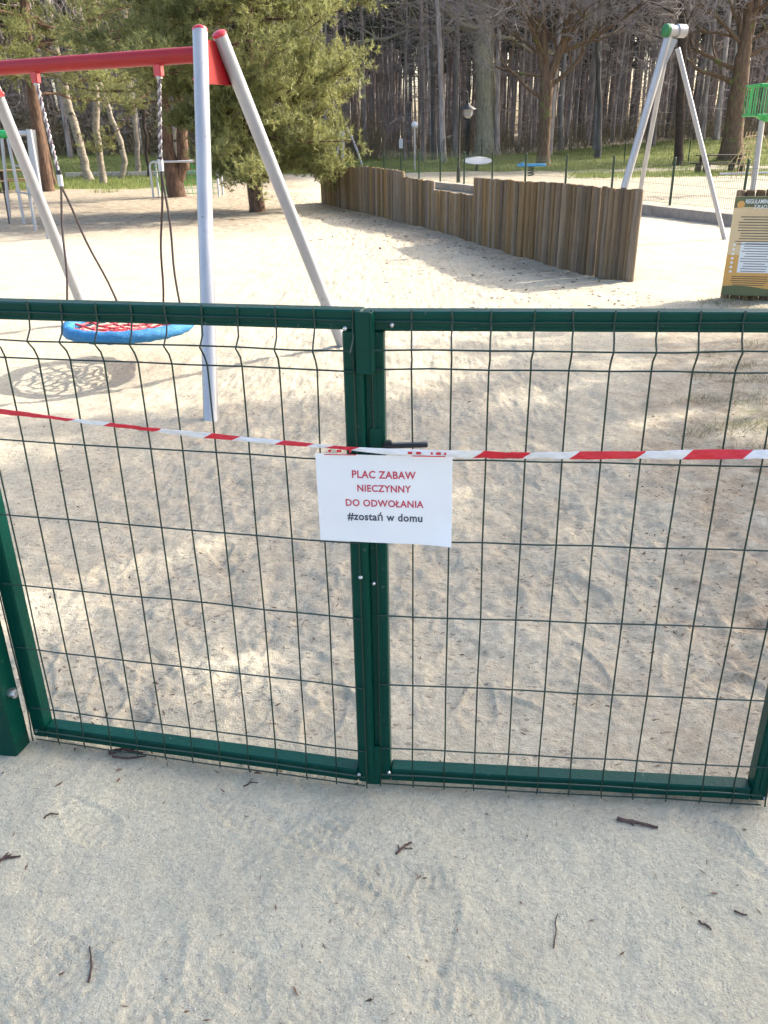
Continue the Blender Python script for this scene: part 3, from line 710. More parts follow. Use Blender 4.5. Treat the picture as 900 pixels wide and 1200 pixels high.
b.add([a1, a2, a3, a4, a1+np.array([0, .02, 0]), a2+np.array([0, .02, 0]), a3+np.array([0, .02, 0]), a4+np.array([0, .02, 0])], [(0, 3, 2, 1), (4, 5, 6, 7), (0, 1, 5, 4), (1, 2, 6, 5), (2, 3, 7, 6), (3, 0, 4, 7)]); b.build('gusset_plate', M['tubew'], tp)

# ------------------------------------------------------------------ small things in the middle distance
def simple(name, label, cat, base): return thing(name, tuple(base), label, cat)
# ball basket
q = hit(882, 226); t = simple('ball_basket', 'bright green barred ball basket on a leaning grey pole', 'ball basket', q)
tpz = atY(893, 141, q[1]); b = MB(); b.tube([q-UP*.1, tpz], .075, 12); b.build('pole', M['tubew'], t)
cb = np.array([tpz[0]+.10, tpz[1], tpz[2]+.12]); hw, hh = .45, .70
b = MB(); b.tube([cb+UP*-.16, cb+UP*-.02], [.1, .30], 10); b.build('funnel', M['sgreen'], t)
for z in (0, hh):
    b = MB(); c4 = [cb+np.array([sx*hw, sy*hw, z]) for sx, sy in ((-1, -1), (1, -1), (1, 1), (-1, 1), (-1, -1))]
    for i in range(4): b.tube([c4[i], c4[i+1]], .028, 8)
    b.build('rim_frame', M['sgreen'], t)
for sx, sy, ex, ey in ((-1, -1, 1, -1), (-1, 1, 1, 1), (-1, -1, -1, 1), (1, -1, 1, 1)):
    for i in range(7):
        u = i/6; p = cb+np.array([hw*(sx+(ex-sx)*u), hw*(sy+(ey-sy)*u), 0]); b = MB(); b.tube([p, p+UP*hh], .013, 6); b.build('bar', M['sgreen'], t)
# climbing net
q = hit(868, 212); t = simple('climbing_net', 'small yellow rope climbing net on thin supports near the right edge', 'climbing net', q)
b = MB(); b.tube([q+np.array([-.75, 0, .22]), q+np.array([1.5, .1, .24])], .035, 8); b.build('ground_bar', M['tubew'], t)
b = MB()
for k in range(5): b.tube([q+np.array([-.35+.17*k, 0, .1]), q+np.array([.05+.1*k, .2, 1.5])], .016, 5)
for k in range(6): b.tube([q+np.array([-.3+.05*k, .02, .25+.22*k]), q+np.array([.42+.02*k, .1, .3+.22*k])], .014, 5)
b.build('rope_net', M['ropey'], t)
b = MB(); b.tube([q+np.array([-.85, 0, .1]), q+np.array([.45, .2, 1.55])], .012, 5); b.tube([q+np.array([1.3, 0, .1]), q+np.array([.5, .2, 1.55])], .02, 5); b.build('stay_rope', M['ropey'], t)
# picnic tables
def picnic(label, c, ang, w_, ht, hbench, m, m2):
    t = simple('picnic_table', label, 'picnic table', c); d = np.array([math.cos(ang), math.sin(ang), 0]); n = np.array([-d[1], d[0], 0])
    for i in range(4):
        b = MB(); b.box(c+n*(-.27+.18*i)+UP*ht, d, n, UP, w_/2, .082, .02, .004); b.build('table_plank', m, t)
    for s in (-1, 1):
        for i in range(2):
            b = MB(); b.box(c+n*s*(.62+.16*i)+UP*hbench, d, n, UP, w_/2*1.05, .07, .02, .004); b.build('bench_plank', m, t)
        for e in (-1, 1):
            b = MB(); b.box(c+d*e*w_*.38+n*s*.3+UP*(ht/2-.02), d, unit(n+UP*.0), UP, .05, .05, ht/2, .005); b.build('leg', m2, t)
            b = MB(); b.box(c+d*e*w_*.38+n*s*.68+UP*(hbench/2-.02), d, n, UP, .05, .12, hbench/2, .005); b.build('bench_leg', m2, t)
    return t
picnic('dark wooden picnic table on the grass behind the tripod frame', hit(842, 203), -.05, 1.75, .66, .36, M['woodd'], M['woodd'])
picnic('yellow plank picnic table at the far left behind climbing frame', hit(22, 224), .1, 1.5, .68, .36, M['woodp'], M['woodd'])
# lamp post
q = hit(537, 214); t = simple('lamp_post', 'black park lamp post with a hooked arm and lantern', 'street lamp', q); zt = atY(540, 101, q[1])[2]
b = MB(); b.tube([q-UP*.1, q+UP*.5, q+UP*.52, q+UP*(zt-.3)], [.07, .07, .045, .038], 10); b.build('pole', M['iron'], t)
b = MB(); b.tube([q+UP*(zt-.32)]+[q+np.array([.14-.14*math.cos(a), 0, zt-.3+.16*math.sin(a)]) for a in np.linspace(0, 2.6, 9)]+[q+np.array([.29, 0, zt-.55])], .024, 8); b.build('arm', M['iron'], t)
c = q+np.array([.29, 0, zt-.80]); b = MB(); b.tube([c+UP*.28, c+UP*.22, c+UP*.10, c+UP*.08], [.03, .06, .28, .29], 12); b.build('hood', M['iron'], t)
b = MB(); b.tube([c+UP*.08, c-UP*.12, c-UP*.2], [.19, .15, .05], 12); b.build('lantern', M['glass'], t)
# white round table, blue seat, white box on post, white cap lamp, notices
q = hit(559, 200); t = simple('play_table', 'round pale play table beyond the fence near the lamp post', 'play table', q)
tl = unit(np.array([0, -.22, 1])); b = MB(); b.tube([q+UP*.40, q+UP*.40+tl*.01, q+UP*.40+tl*.04, q+UP*.40+tl*.05], [.62, .66, .66, .62], 28); b.build('table_top', M['whitep'], t)
b = MB(); b.tube([q-UP*.05, q+UP*.40], .07, 10); b.build('pedestal', M['greenfar'], t)
q = hit(622, 206); t = simple('spring_seesaw', 'bright blue flat spring rocker seat left of the forked tree', 'spring rocker', q)
b = MB(); b.box(q+UP*.40, (1, 0, 0), (0, 1, 0), UP, .56, .16, .05, .02); b.box(q+np.array([-.36, 0, .47]), (1, 0, 0), (0, 1, 0), UP, .04, .13, .04, .01); b.build('seat', M['skyblue'], t)
b = MB(); b.tube([q+np.array([.12*math.cos(a), .12*math.sin(a), -.04+.4*i/40]) for i, a in enumerate(np.linspace(0, 8*math.pi, 41))], .022, 6); b.build('spring', M['iron'], t)
q = hit(470, 196); t = simple('marker_post', 'thin green post topped by a small white box', 'post', q)
zt = atY(470, 174, q[1])[2]; b = MB(); b.tube([q-UP*.1, (q[0], q[1], zt)], .035, 8); b.build('shaft', M['greenfar'], t)
b = MB(); b.box((q[0], q[1], zt+.22), (1, 0, 0), (0, 1, 0), UP, .09, .06, .22, .01); b.build('box', M['whitep'], t)
q = hit(486, 200); t = simple('lamp_pole', 'slim pale pole with a small white lamp head', 'lamp pole', q)
zt = atY(485, 150, q[1])[2]; b = MB(); b.tube([q-UP*.1, (q[0], q[1], zt)], .035, 8); b.build('shaft', M['tubew'], t)
b = MB(); b.ball((q[0], q[1], zt+.12), .16, 10, 7); b.build('lamp_head', M['whitep'], t)
# far small swing frame
q1, q2, q3 = hit(393, 196), hit(402, 198), hit(425, 194); apx = atY(405, 151, q2[1])
t = simple('small_swing', 'small distant pale metal A-frame beside the pine foliage', 'play frame', q2)
post('leg', q1, atY(400, 152, q1[1]), .055, t, capm=None, n=8); post('leg', q2, atY(402, 151, q2[1]), .085, t, capm=None, n=8)
b = MB(); e = hit(425, 194); top = atY(407, 150, e[1]); b.tube([e-UP*.05, atY(419, 178, e[1]), atY(412, 160, e[1]), top, atY(401, 153, e[1])], .055, 8); b.build('bent_leg', M['tubew'], t)
# white goal frame
q = hit(180, 232); t = simple('goal_frame', 'small white tubular goal frame with green net behind the double-trunk pine', 'goal', q)
W_, Hh = 1.95, .98
for dy, nm in ((0, 'front_hoop'), (.7, 'back_hoop')):
    b = MB(); c = q+np.array([.0, dy, 0]); b.tube([c-UP*.05, c+UP*(Hh-.12), c+np.array([.04, 0, Hh-.03]), c+np.array([.12, 0, Hh]), c+np.array([W_-.12, 0, Hh]), c+np.array([W_-.04, 0, Hh-.03]), c+np.array([W_, 0, Hh-.12]), c+np.array([W_, 0, -.05])], .032, 8); b.build(nm, M['whitep'], t)
b = MB()
for i in range(12): b.tube([q+np.array([.1+1.75*i/11, .08, Hh-.02]), q+np.array([.1+1.75*i/11, .66, .03])], .008, 4)
for i in range(7): b.tube([q+np.array([.1, .1+.08*i, Hh*(1-i/6.5)]), q+np.array([1.85, .1+.08*i, Hh*(1-i/6.5)])], .008, 4)
b.build('net', M['sgreen'], t)
# climbing frame at the left edge
q = hit(43, 270); t = simple('climbing_gym', 'grey pole climbing frame with green top bar at left edge', 'climbing frame', q)
zq = atY(20, 157, q[1])[2]
for (bx_, by_), (tx, ty) in (((29, 263), (9, 160)), ((42, 270), (22, 156)), ((57, 280), (35, 152)), ((12, 262), (2, 160))):
    f_ = hit(bx_, by_); tt_ = atY(tx, ty, f_[1]+.15); post('post', f_, tt_, .033, t, capm=None, n=10)
b = MB(); b.tube([atY(-60, 159, q[1]), atY(13, 157, q[1])], .075, 10); b.build('top_bar', M['sgreen'], t)
b = MB(); b.tube([atY(13, 157, q[1]), atY(38, 156, q[1])], .05, 10); b.build('cross_tube', M['tubew'], t)
b = MB(); b.tube([atY(36, 152, q[1]), atY(44, 225, q[1])], .085, 10); b.build('upright_tube', M['tubew'], t)
for py in (196, 226): 
    b = MB(); b.tube([atY(18, py-2, q[1]), atY(44, py+4, q[1])], .016, 6); b.build('rung', M['tubew'], t)
b = MB(); b.tube([atY(4, 220, q[1]), atY(11, 262, q[1])], .014, 6); b.build('hanging_rope', M['rope'], t)
# path slabs at the lawn edge, left
ptn = thing('path_edging', tuple(hit(160, 205)), 'pale concrete edging strip across the left lawn', 'kerb')
for i in range(9):
    a = hit(78+18*i, 207.5-.32*i); c = hit(95.5+18*i, 207.2-.32*i); b = MB(); m_ = (a+c)/2; d = unit(c-a)
    b.box(m_+UP*.06, d, np.array([-d[1], d[0], 0]), UP, np.linalg.norm(c-a)/2, .12, .12, .01); b.build('edging_slab', M['stone'], ptn)

# ------------------------------------------------------------------ trees
def rot_about(v, k, a):
    k = unit(k); return v*math.cos(a)+np.cross(k, v)*math.sin(a)+k*np.dot(k, v)*(1-math.cos(a))
def grow(mb, p, d, r, L_, depth, rr, nb=(3, 5), wob=.15, lift=.06, taper=.62, minr=.0):
    segs = 5 if depth > 1 else 3; pts = [p]; rad = [r]; q = p; dd = d
    for i in range(segs):
        dd = unit(dd+np.array([rr.gauss(0, wob), rr.gauss(0, wob), rr.gauss(0, wob)+lift])); q = q+dd*L_/segs; pts.append(q); rad.append(max(minr, r*(1-(1-taper)*(i+1)/segs)))
    if depth == 0: rad[-1] = rad[-1]*.4
    mb.cm = 0 if r > .022 else 1
    mb.tube(pts, rad, 7 if depth > 3 else (5 if depth > 1 else 3), cap=False)
    if depth == 0: return
    n = rr.randint(*nb)
    for i in range(n):
        k = rr.randint(2, segs) if i else segs; base = pts[k]; ax = unit(np.array([rr.gauss(0, 1), rr.gauss(0, 1), rr.gauss(0, .6)]))
        nd = unit(rot_about(dd, np.cross(dd, ax), rr.uniform(.35, .95)))
        grow(mb, base, nd, rad[k]*rr.uniform(.38, .6), L_*rr.uniform(.6, .9), depth-1, rr, nb, wob, lift, taper, minr)
def bare_tree(label, trunk_px, widths, depth, seed, m, name='bare_tree', top_extra=3.0, limbs=7, limb_len=3.0, forks=None, minr=.009, limb_from=.4, nb=(3, 5)):
    q = hit(*trunk_px[0]); Y0 = q[1]; rr = random.Random(seed); t = thing(name, tuple(q), label, 'tree')
    pts = [q-UP*.15]+[atY(px, py, Y0) for px, py in trunk_px[1:]]; rad = [w_/F*Y0/2 for w_ in widths]
    d = unit(pts[-1]-pts[-2]); pts.append(pts[-1]+d*top_extra); rad.append(rad[-1]*.45)
    P = []; Rr = []
    for i in range(len(pts)-1):
        for k in range(4): u = k/4; P.append(pts[i]*(1-u)+pts[i+1]*u+np.array([rr.gauss(0, .02), rr.gauss(0, .02), 0])); Rr.append(rad[i]*(1-u)+rad[i+1]*u)
    P.append(pts[-1]); Rr.append(rad[-1]); P[0] = pts[0]; Rr[0] = rad[0]*1.35; Rr[1] *= 1.12
    b = MB(); b.tube(P, Rr, 14); b.build('trunk', m, t)
    cr = MB(); h0 = q[2]+(P[-1][2]-q[2])*limb_from
    cand = [i for i in range(len(P)) if P[i][2] > h0]
    for k in range(limbs):
        i = cand[int(k*len(cand)/limbs)]; a = rr.uniform(0, 6.28) if k % 2 else rr.choice([0.2, 2.9])+rr.uniform(-.5, .5)
        grow(cr, P[i], unit(np.array([math.cos(a), math.sin(a)*.8, rr.uniform(.15, .7)])), Rr[i]*rr.uniform(.22, .4), limb_len*rr.uniform(.7, 1.2), depth, rr, nb=nb, minr=minr)
    for fx in forks or []:
        st = atY(*fx[0], Y0); en = [atY(*z_, Y0+fx[3]*(i+1)) for i, z_ in enumerate(fx[1])]; rw = fx[2]/F*Y0/2; cr.cm = 0
        allp = [st]+en; cr.tube(allp, [rw*(1-.5*i/len(en)) for i in range(len(allp))], 9, cap=False)
        for i in range(1, len(allp)):
            for z_ in range(3): grow(cr, allp[i], unit(unit(allp[i]-allp[i-1])+np.array([rr.gauss(0, .7), rr.gauss(0, .5), rr.gauss(.15, .4)])), rw*.4, limb_len*.55, max(1, depth-1), rr, minr=minr)
    cr.build('crown', [m, M['twig']], t, smooth_=False)
    return t
bare_tree('massive old oak with thick mossy grey trunk beside the lamp post', [(571, 183), (570, 120), (568, 50), (566, 0)], [25, 21, 20, 17], 4, 31, M['bark_oak'], 'oak_tree', 5, 9, 3.4,
          forks=[((572, 48), [(560, 38), (545, 18), (520, 5)], 9, .0), ((574, 52), [(580, 42), (600, 45), (622, 60)], 5, .3), ((566, 30), [(530, 34), (490, 30), (455, 45)], 5, .2), ((560, 20), [(585, -5), (600, -60)], 8, 0)])
bare_tree('forked tree with ivy on its brown trunk near the blue rocker', [(637, 194), (638, 150), (640, 105), (639, 78)], [14, 12, 14, 9], 4, 32, M['bark_brown'], 'forked_tree', 2.0, 6, 2.6,
          forks=[((640, 100), [(633, 60), (628, 30), (612, 5), (600, -30)], 9, .1), ((642, 100), [(655, 62), (668, 30), (672, 0), (676, -50)], 9, -.1), ((655, 62), [(690, 48), (735, 18), (760, 0)], 5, .2), ((633, 60), [(618, 25), (600, 8)], 4, 0)])
bare_tree('stout brown forked tree behind the dark picnic table', [(856, 188), (862, 130), (868, 90), (872, 60)], [24, 18, 17, 14], 4, 33, M['bark_brown'], 'forked_tree', 2.0, 6, 2.8,
          forks=[((872, 62), [(880, 30), (888, 0), (895, -50)], 11, 0), ((870, 66), [(868, 30), (872, 0), (874, -50)], 9, .2), ((868, 50), [(840, 20), (815, 5)], 4, 0), ((878, 50), [(898, 35), (920, 20)], 4, 0)])
bare_tree('thin dark ivy-clad tree behind the tripod frame', [(794, 194), (797, 140), (799, 80), (800, 0)], [9, 9, 9, 8], 3, 34, M['bark_dark'], 'ivy_tree', 4, 8, 1.8)
bare_tree('slender bare tree between lamp post and pine', [(520, 190), (518, 120), (515, 50), (512, 0)], [6, 6, 5, 4], 3, 35, M['bark_forest'], 'slender_tree', 3, 7, 2.0, limb_from=.55)
bare_tree('slender bare tree between the oak and the tripod frame', [(700, 186), (703, 120), (700, 60), (704, 0)], [6, 5, 5, 4], 4, 36, M['bark_forest'], 'slender_tree', 3, 8, 2.2, limb_from=.5)
bl = [('birch leaning over the climbing frame with peeling white bark', [(106, 212), (96, 180), (82, 130), (66, 60), (55, 0)], [9, 9, 8, 7, 6], M['bark_birch']),
      ('straight white birch beside the leaning birch', [(121, 216), (114, 165), (112, 120), (110, 60), (112, 0)], [7, 7, 7, 6, 5], M['bark_birch']),
      ('crooked pale birch with dark curved base on the left lawn', [(140, 210), (146, 190), (141, 165), (135, 150), (118, 100), (100, 50), (92, 0)], [6, 6, 6, 5, 5, 4, 4], M['bark_birch']),
      ('upright pale birch right of the crooked one', [(162, 206), (161, 180), (157, 130), (150, 80), (146, 0)], [6, 5, 5, 5, 5], M['bark_birch']),
      ('dark thin trunk on the left lawn between birches', [(176, 208), (172, 180), (169, 140), (166, 100), (160, 0)], [4, 3.6, 3.4, 3, 3], M['bark_dark']),
      ('pale thin birch behind the goal frame', [(205, 198), (204, 160), (206, 100), (203, 0)], [6, 6, 5, 5], M['bark_birch']),
      ('brown pine trunk rising behind the climbing frame', [(62, 218), (50, 160), (38, 80), (28, 0)], [9, 8, 7, 7], M['bark_pine'])]
for i, (lb, px_, wd_, m_) in enumerate(bl):
    bare_tree(lb, px_, wd_, 3, 50+i, m_, 'pine_tree' if 'pine' in lb else ('birch_tree' if 'birch' in lb else 'thin_tree'), 4.0, 7, 1.5, limb_from=.35, minr=.006, nb=(2, 3))

# pines with real shoots of needles
def needles(pos, dirs, M_, ln, wd, g):
    N = len(pos); p = np.repeat(pos, M_, 0); d = np.repeat(dirs, M_, 0); k = N*M_
    r = g.normal(size=(k, 3)); nd = d*.75+r*.62; nd /= np.linalg.norm(nd, axis=1, keepdims=True)
    base = p+d*(g.random((k, 1))-.3)*ln*1.1
    side = np.cross(nd, g.normal(size=(k, 3))); side /= np.linalg.norm(side, axis=1, keepdims=True)
    L_ = ln*(.65+.6*g.random((k, 1)))
    v = np.stack([base-side*wd, base+side*wd, base+nd*L_], 1).reshape(-1, 3)
    return v, np.arange(k*3).reshape(-1, 3)
def pine(name, label, base, trunks, limb_fn, nl, seed, m_needles=20, group=None, sub=(9, 14), shoots=(7, 12), nlen=.085, nwid=.006, cat='tree', keep=None):
    rr = random.Random(seed); g = np.random.default_rng(seed); t = thing(name, tuple(base), label, cat, group)
    tb = MB(); axis = []
    for pts, rad in trunks:
        pts = [np.asarray(p, float) for p in pts]; P = []; Rr = []
        for i in range(len(pts)-1):
            for k in range(4): u = k/4; P.append(pts[i]*(1-u)+pts[i+1]*u+np.array([rr.gauss(0, .015), rr.gauss(0, .015), 0])); Rr.append(rad[i]*(1-u)+rad[i+1]*u)
        P.append(pts[-1]); Rr.append(rad[-1]); tb.tube(P, Rr, 12); axis.append((np.array(P), np.array(Rr)))
    pos = []; dirs = []
    for k in range(nl):
        A, Ar = axis[k % len(axis)]; z, L_, az, up = limb_fn(k, rr)
        i = int(np.argmin(np.abs(A[:, 2]-base[2]-z))); st = A[i]
        d = np.array([math.cos(az), math.sin(az), up]); d = unit(d); pts = [st]; n = 7; q = st; dd = d
        for s in range(n):
            dd = unit(dd+np.array([rr.gauss(0, .13), rr.gauss(0, .13), rr.gauss(0, .10)+(-.05 if s < 3 else .07)])); q = q+dd*L_/n; pts.append(q)
        tb.tube(pts, [max(.005, min(Ar[i]*.34, .018+.010*L_)*(1-.85*s/n)) for s in range(n+1)], 5, cap=False)
        for s in range(rr.randint(*sub)):
            u = rr.uniform(.25, 1.0)*n; j = min(int(u), n-1); bp0 = pts[j]+(pts[j+1]-pts[j])*(u-j)
            sd = unit(unit(pts[j+1]-pts[j])+np.array([rr.gauss(0, .75), rr.gauss(0, .75), rr.gauss(.18, .42)])); sl = rr.uniform(.3, .85)*(.55+.25*L_/2)
            ee = bp0+sd*sl+UP*.08; tb.tube([bp0, (bp0+ee)/2-UP*.02, ee], [.009, .007, .004], 3, cap=False)
            for h in range(rr.randint(*shoots)):
                v = rr.uniform(.15, 1.05); sp = bp0+(ee-bp0)*v+np.array([rr.gauss(0, .10), rr.gauss(0, .10), rr.gauss(0, .08)])
                pos.append(sp); dirs.append(unit(sd*.6+np.array([rr.gauss(0, .5), rr.gauss(0, .5), .55+rr.gauss(0, .35)])))
    tb.build('trunk', M['bark_pine'], t)
    pos = np.array(pos); dirs = np.array(dirs)
    if keep is not None: k_ = keep(pos); pos, dirs = pos[k_], dirs[k_]
    v, f = needles(pos, dirs, m_needles, nlen, nwid, g)
    tri_mesh('crown', v, f, M['needle'], t)
    return t
b1 = hit(300, 249)
def limbs1(k, rr):
    z = .75+6.4*((k+.5)/125)+rr.uniform(-.2, .2); prof = np.interp(z, [.5, 1.2, 2.2, 3.6, 5, 6.5, 7.4], [1.7, 2.35, 3.05, 3.4, 3.0, 1.9, .8])
    az = k*2.399+rr.uniform(-.3, .3); return z, prof*rr.uniform(.62, 1.0)*(1.12 if math.cos(az) > .3 else .95)*(.45 if (z < 2.7 and math.cos(az) < .1) else 1)*(.88 if (.9 < z < 2.6 and math.cos(az) > .3) else 1), az, rr.uniform(-.12, .22) if z > 1.6 else rr.uniform(-.1, .02)
tr1 = [b1-UP*.15, b1+np.array([.0, 0, .8]), b1+np.array([-.05, .05, 1.8]), b1+np.array([.08, 0, 3.4]), b1+np.array([.3, 0, 5.2]), b1+np.array([.4, 0, 7.4])]
pine('pine_tree', 'bushy green pine with low drooping boughs beside the palisade', b1, [(tr1, [.2, .155, .14, .11, .08, .03]), ([b1+np.array([0, 0, .9]), b1+np.array([-.5, .2, 1.9]), b1+np.array([-.9, .3, 3.4]), b1+np.array([-1.1, .3, 5.4])], [.10, .09, .07, .03])], limbs1, 125, 71, 15, 'pines over the sand', sub=(14, 20), shoots=(9, 14), nlen=.115, nwid=.009)
b2 = hit(207, 231)
def limbs2(k, rr):
    z = 2.5+5.5*((k+.5)/52)+rr.uniform(-.3, .3); prof = np.interp(z, [2, 3.0, 4.5, 6, 8], [2.4, 3.3, 3.6, 3.0, 1.2])
    return z, prof*rr.uniform(.75, 1.1), k*2.399+rr.uniform(-.3, .3), rr.uniform(-.15, .2)
Pq = lambda px, py: atY(px, py, b2[1])
pine('pine_tree', 'pine with twisted double trunk left of the bushy pine', b2, [([b2-UP*.15, Pq(203, 200), Pq(197, 175), Pq(195, 140), Pq(190, 95), Pq(180, 30), Pq(175, -70)], [.30, .24, .17, .15, .13, .11, .05]), ([b2+np.array([.02, 0, .4]), Pq(215, 195), Pq(213, 160), Pq(209, 120), Pq(206, 60), Pq(210, -60)], [.2, .18, .16, .14, .11, .05])], limbs2, 52, 72, 18, 'pines over the sand', sub=(9, 14), shoots=(8, 12), nlen=.10, nwid=.0075)
b3 = hit(128, 219); 
def limbs3(k, rr):
    z = 3.2+5.5*((k+.5)/46)+rr.uniform(-.3, .3); return z, rr.uniform(2.4, 4.0), k*2.399+rr.uniform(-.3, .3), rr.uniform(-.2, .15)
b3 = np.array([-11.5, 31.0, 0])
pine('pine_tree', 'pine whose foliage fills the top left above the red beam', b3, [([b3-UP*.15, b3+UP*3, b3+np.array([.3, 0, 6]), b3+np.array([.2, 0, 9])], [.22, .18, .14, .05])], limbs3, 46, 73, 18, 'pines over the sand', sub=(9, 13), shoots=(8, 12), nlen=.12, nwid=.010)

# pines outside the right edge: their boughs throw the broken shade on the gate and the sand before it
def limbs_s(k, rr):
    z = 3.4+6.8*((k+.5)/54); return z, rr.uniform(1.2, 2.7)*(1-.35*max(0, (z-6)/4.5)), k*2.399, rr.uniform(-.1, .25)
for i, (x, y, sd_) in enumerate(((8.4, 5.0, 81), (12.6, 6.0, 82), (10.6, 8.9, 83))):
    q = np.array([x, y, float(macro(x, y))])
    pine('pine_tree', ['tall pine out of view to the right shading the foreground', 'second tall pine out of view at right, farther from the gate', 'third tall pine out of view at right, nearest the notice board'][i], q, [([q-UP*.15, q+UP*3.5, q+np.array([.1, .1, 7]), q+np.array([0, 0, 10.6])], [.2, .17, .12, .04])], limbs_s, 54, sd_, 13, 'pines shading the gate from the right', sub=(9, 13), shoots=(7, 10), nlen=.14, nwid=.016)

# ------------------------------------------------------------------ forest behind
def forest_variant(seed, h, r, lean, crown_z, dead):
    rr = random.Random(seed); g = np.random.default_rng(seed); b = MB(); P = []; Rr = []; x = y = 0.0
    for i in range(9):
        u = i/8; P.append(np.array([lean*h*u*.5+x, y, h*u-.3])); Rr.append(r*(1.25 if i == 0 else 1)*(1-.62*u)); x += rr.gauss(0, .05); y += rr.gauss(0, .05)
    b.cm = 0; b.tube(P, Rr, 8, cap=False)
    def pt(z): u = np.clip((z+.3)/h*8, 0, 7.99); i = int(u); return P[i]*(1-(u-i))+P[i+1]*(u-i)
    b.cm = 1
    for k in range(dead):
        z = rr.uniform(1.0, crown_z); a = rr.uniform(0, 6.28); p = pt(z); L_ = rr.uniform(.5, 2.3); d = np.array([math.cos(a), math.sin(a), rr.uniform(-.25, .35)])
        m_ = p+d*L_*.5+np.array([0, 0, rr.gauss(0, .06)]); e = p+d*L_+np.array([0, 0, rr.gauss(-.05, .15)]); b.tube([p, m_, e], [.016, .011, .004], 3, cap=False)
        for s in range(2): b.tube([m_, m_+np.array([rr.gauss(0, .4), rr.gauss(0, .4), rr.gauss(0, .3)])], [.008, .003], 3, cap=False)
    b.cm = 2; n = 620
    for k in range(n):
        z = crown_z+(h-crown_z)*rr.random(); rad = (1.9*(1-(z-crown_z)/(h-crown_z))**.6+.35)*math.sqrt(rr.random()); a = rr.uniform(0, 6.28)
        c = pt(z)+np.array([rad*math.cos(a), rad*math.sin(a), 0]); e1 = np.array([rr.gauss(0, .22), rr.gauss(0, .22), rr.gauss(0, .12)]); e2 = np.array([rr.gauss(0, .22), rr.gauss(0, .22), rr.gauss(0, .12)])
        b.add([c, c+e1, c+e2], [(0, 1, 2)])
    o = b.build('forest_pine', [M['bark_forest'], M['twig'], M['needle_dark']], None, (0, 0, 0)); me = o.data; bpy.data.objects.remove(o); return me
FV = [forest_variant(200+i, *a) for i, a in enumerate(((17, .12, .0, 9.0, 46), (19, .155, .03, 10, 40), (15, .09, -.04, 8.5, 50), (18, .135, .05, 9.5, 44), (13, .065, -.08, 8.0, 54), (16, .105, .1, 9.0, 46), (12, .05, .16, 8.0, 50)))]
rr = random.Random(404); nf = 0; spots = []
while nf < 265:
    y = 49+34*rr.random()**1.15; x = rr.uniform(-.56*y-3, .53*y+4)
    if y < 54 and rr.random() < .35: continue
    if any((x-a)**2+(y-b_)**2 < .55 for a, b_ in spots): continue
    spots.append((x, y)); o = bpy.data.objects.new('forest_pine', rr.choice(FV)); C.objects.link(o)
    o.location = (x, y, float(macro(x, y))-.05); s = rr.uniform(.8, 1.2); o.scale = (s, s, rr.uniform(.9, 1.15)); o.rotation_euler = (0, 0, rr.uniform(0, 6.28))
    tag(o, 'slender dark trunk among the dense pine wood behind the playground', 'tree', 'trunks of the pine wood'); nf += 1
# the wood beyond reads as one mass
g = np.random.default_rng(9); vs = []; fs = []; mi = []; n0 = 0
b = MB()
for i in range(1450):
    y = 80+64*g.random(); x = (g.random()*1.25-.63)*y; r = .07+.10*g.random(); h = 15+5*g.random(); l = g.normal(0, .5); z = float(macro(x, y))
    b.cm = 0; b.tube([(x, y, z-.3), (x+l*.5+g.normal(0, .1), y, z+h*.5), (x+l, y, z+h)], [r*1.2, r*.85, r*.4], 5, cap=False)
    b.cm = 1
    for k in range(26):
        zz = z+h*(.5+.5*g.random()); c = np.array([x+l*(zz-z)/h+g.normal(0, 1.2), y+g.normal(0, 1.2), zz]); b.add([c, c+g.normal(0, .6, 3), c+g.normal(0, .6, 3)], [(0, 1, 2)])
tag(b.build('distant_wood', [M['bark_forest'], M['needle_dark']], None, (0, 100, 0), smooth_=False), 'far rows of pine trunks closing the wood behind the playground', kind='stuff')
# undergrowth of thin stems and brush along the wood's edge
b = MB()
for i in range(5200):
    left = g.random() < .5
    y = 50+26*g.random(); x = ((-g.random()*.62) if left else (g.random()*1.1-.5))*y; z = float(macro(x, y)); h = (.5+1.4*g.random()+(1.2*g.random() if y > 58 else 0)) if not left else .8+2.6*g.random()
    for k in range(3):
        e = np.array([x+g.normal(0, .5), y+g.normal(0, .3), z+h*(.6+.5*g.random())]); s = np.array([x+g.normal(0, .1), y, z-.05]); m_ = (s+e)/2+np.array([g.normal(0, .12), 0, .1]); b.tube([s, m_, e], [.012, .009, .003], 3, cap=False)
tag(b.build('undergrowth', [M['brush']], None, (0, 52, 0), smooth_=False), 'tangle of dry brush and thin stems along the edge of the wood', kind='stuff')
# young evergreen thicket, left, behind the birches
n_ = 26000; y = 51+14*g.random(n_); x = -g.random(n_)*.6*y-1.5; z = gza(x, y)+(g.random(n_)**1.2)*(2.6+1.6*np.sin(x*.7)+1.2*np.sin(x*1.9+y))
c = np.stack([x, y, z], 1); v = np.stack([c, c+g.normal(0, .13, (n_, 3)), c+g.normal(0, .13, (n_, 3))], 1).reshape(-1, 3)
tag(tri_mesh('thicket', v, np.arange(3*n_).reshape(-1, 3), M['brush'], None, (-15, 52, 0)), 'brown green thicket at the wood edge behind the birches', kind='stuff')

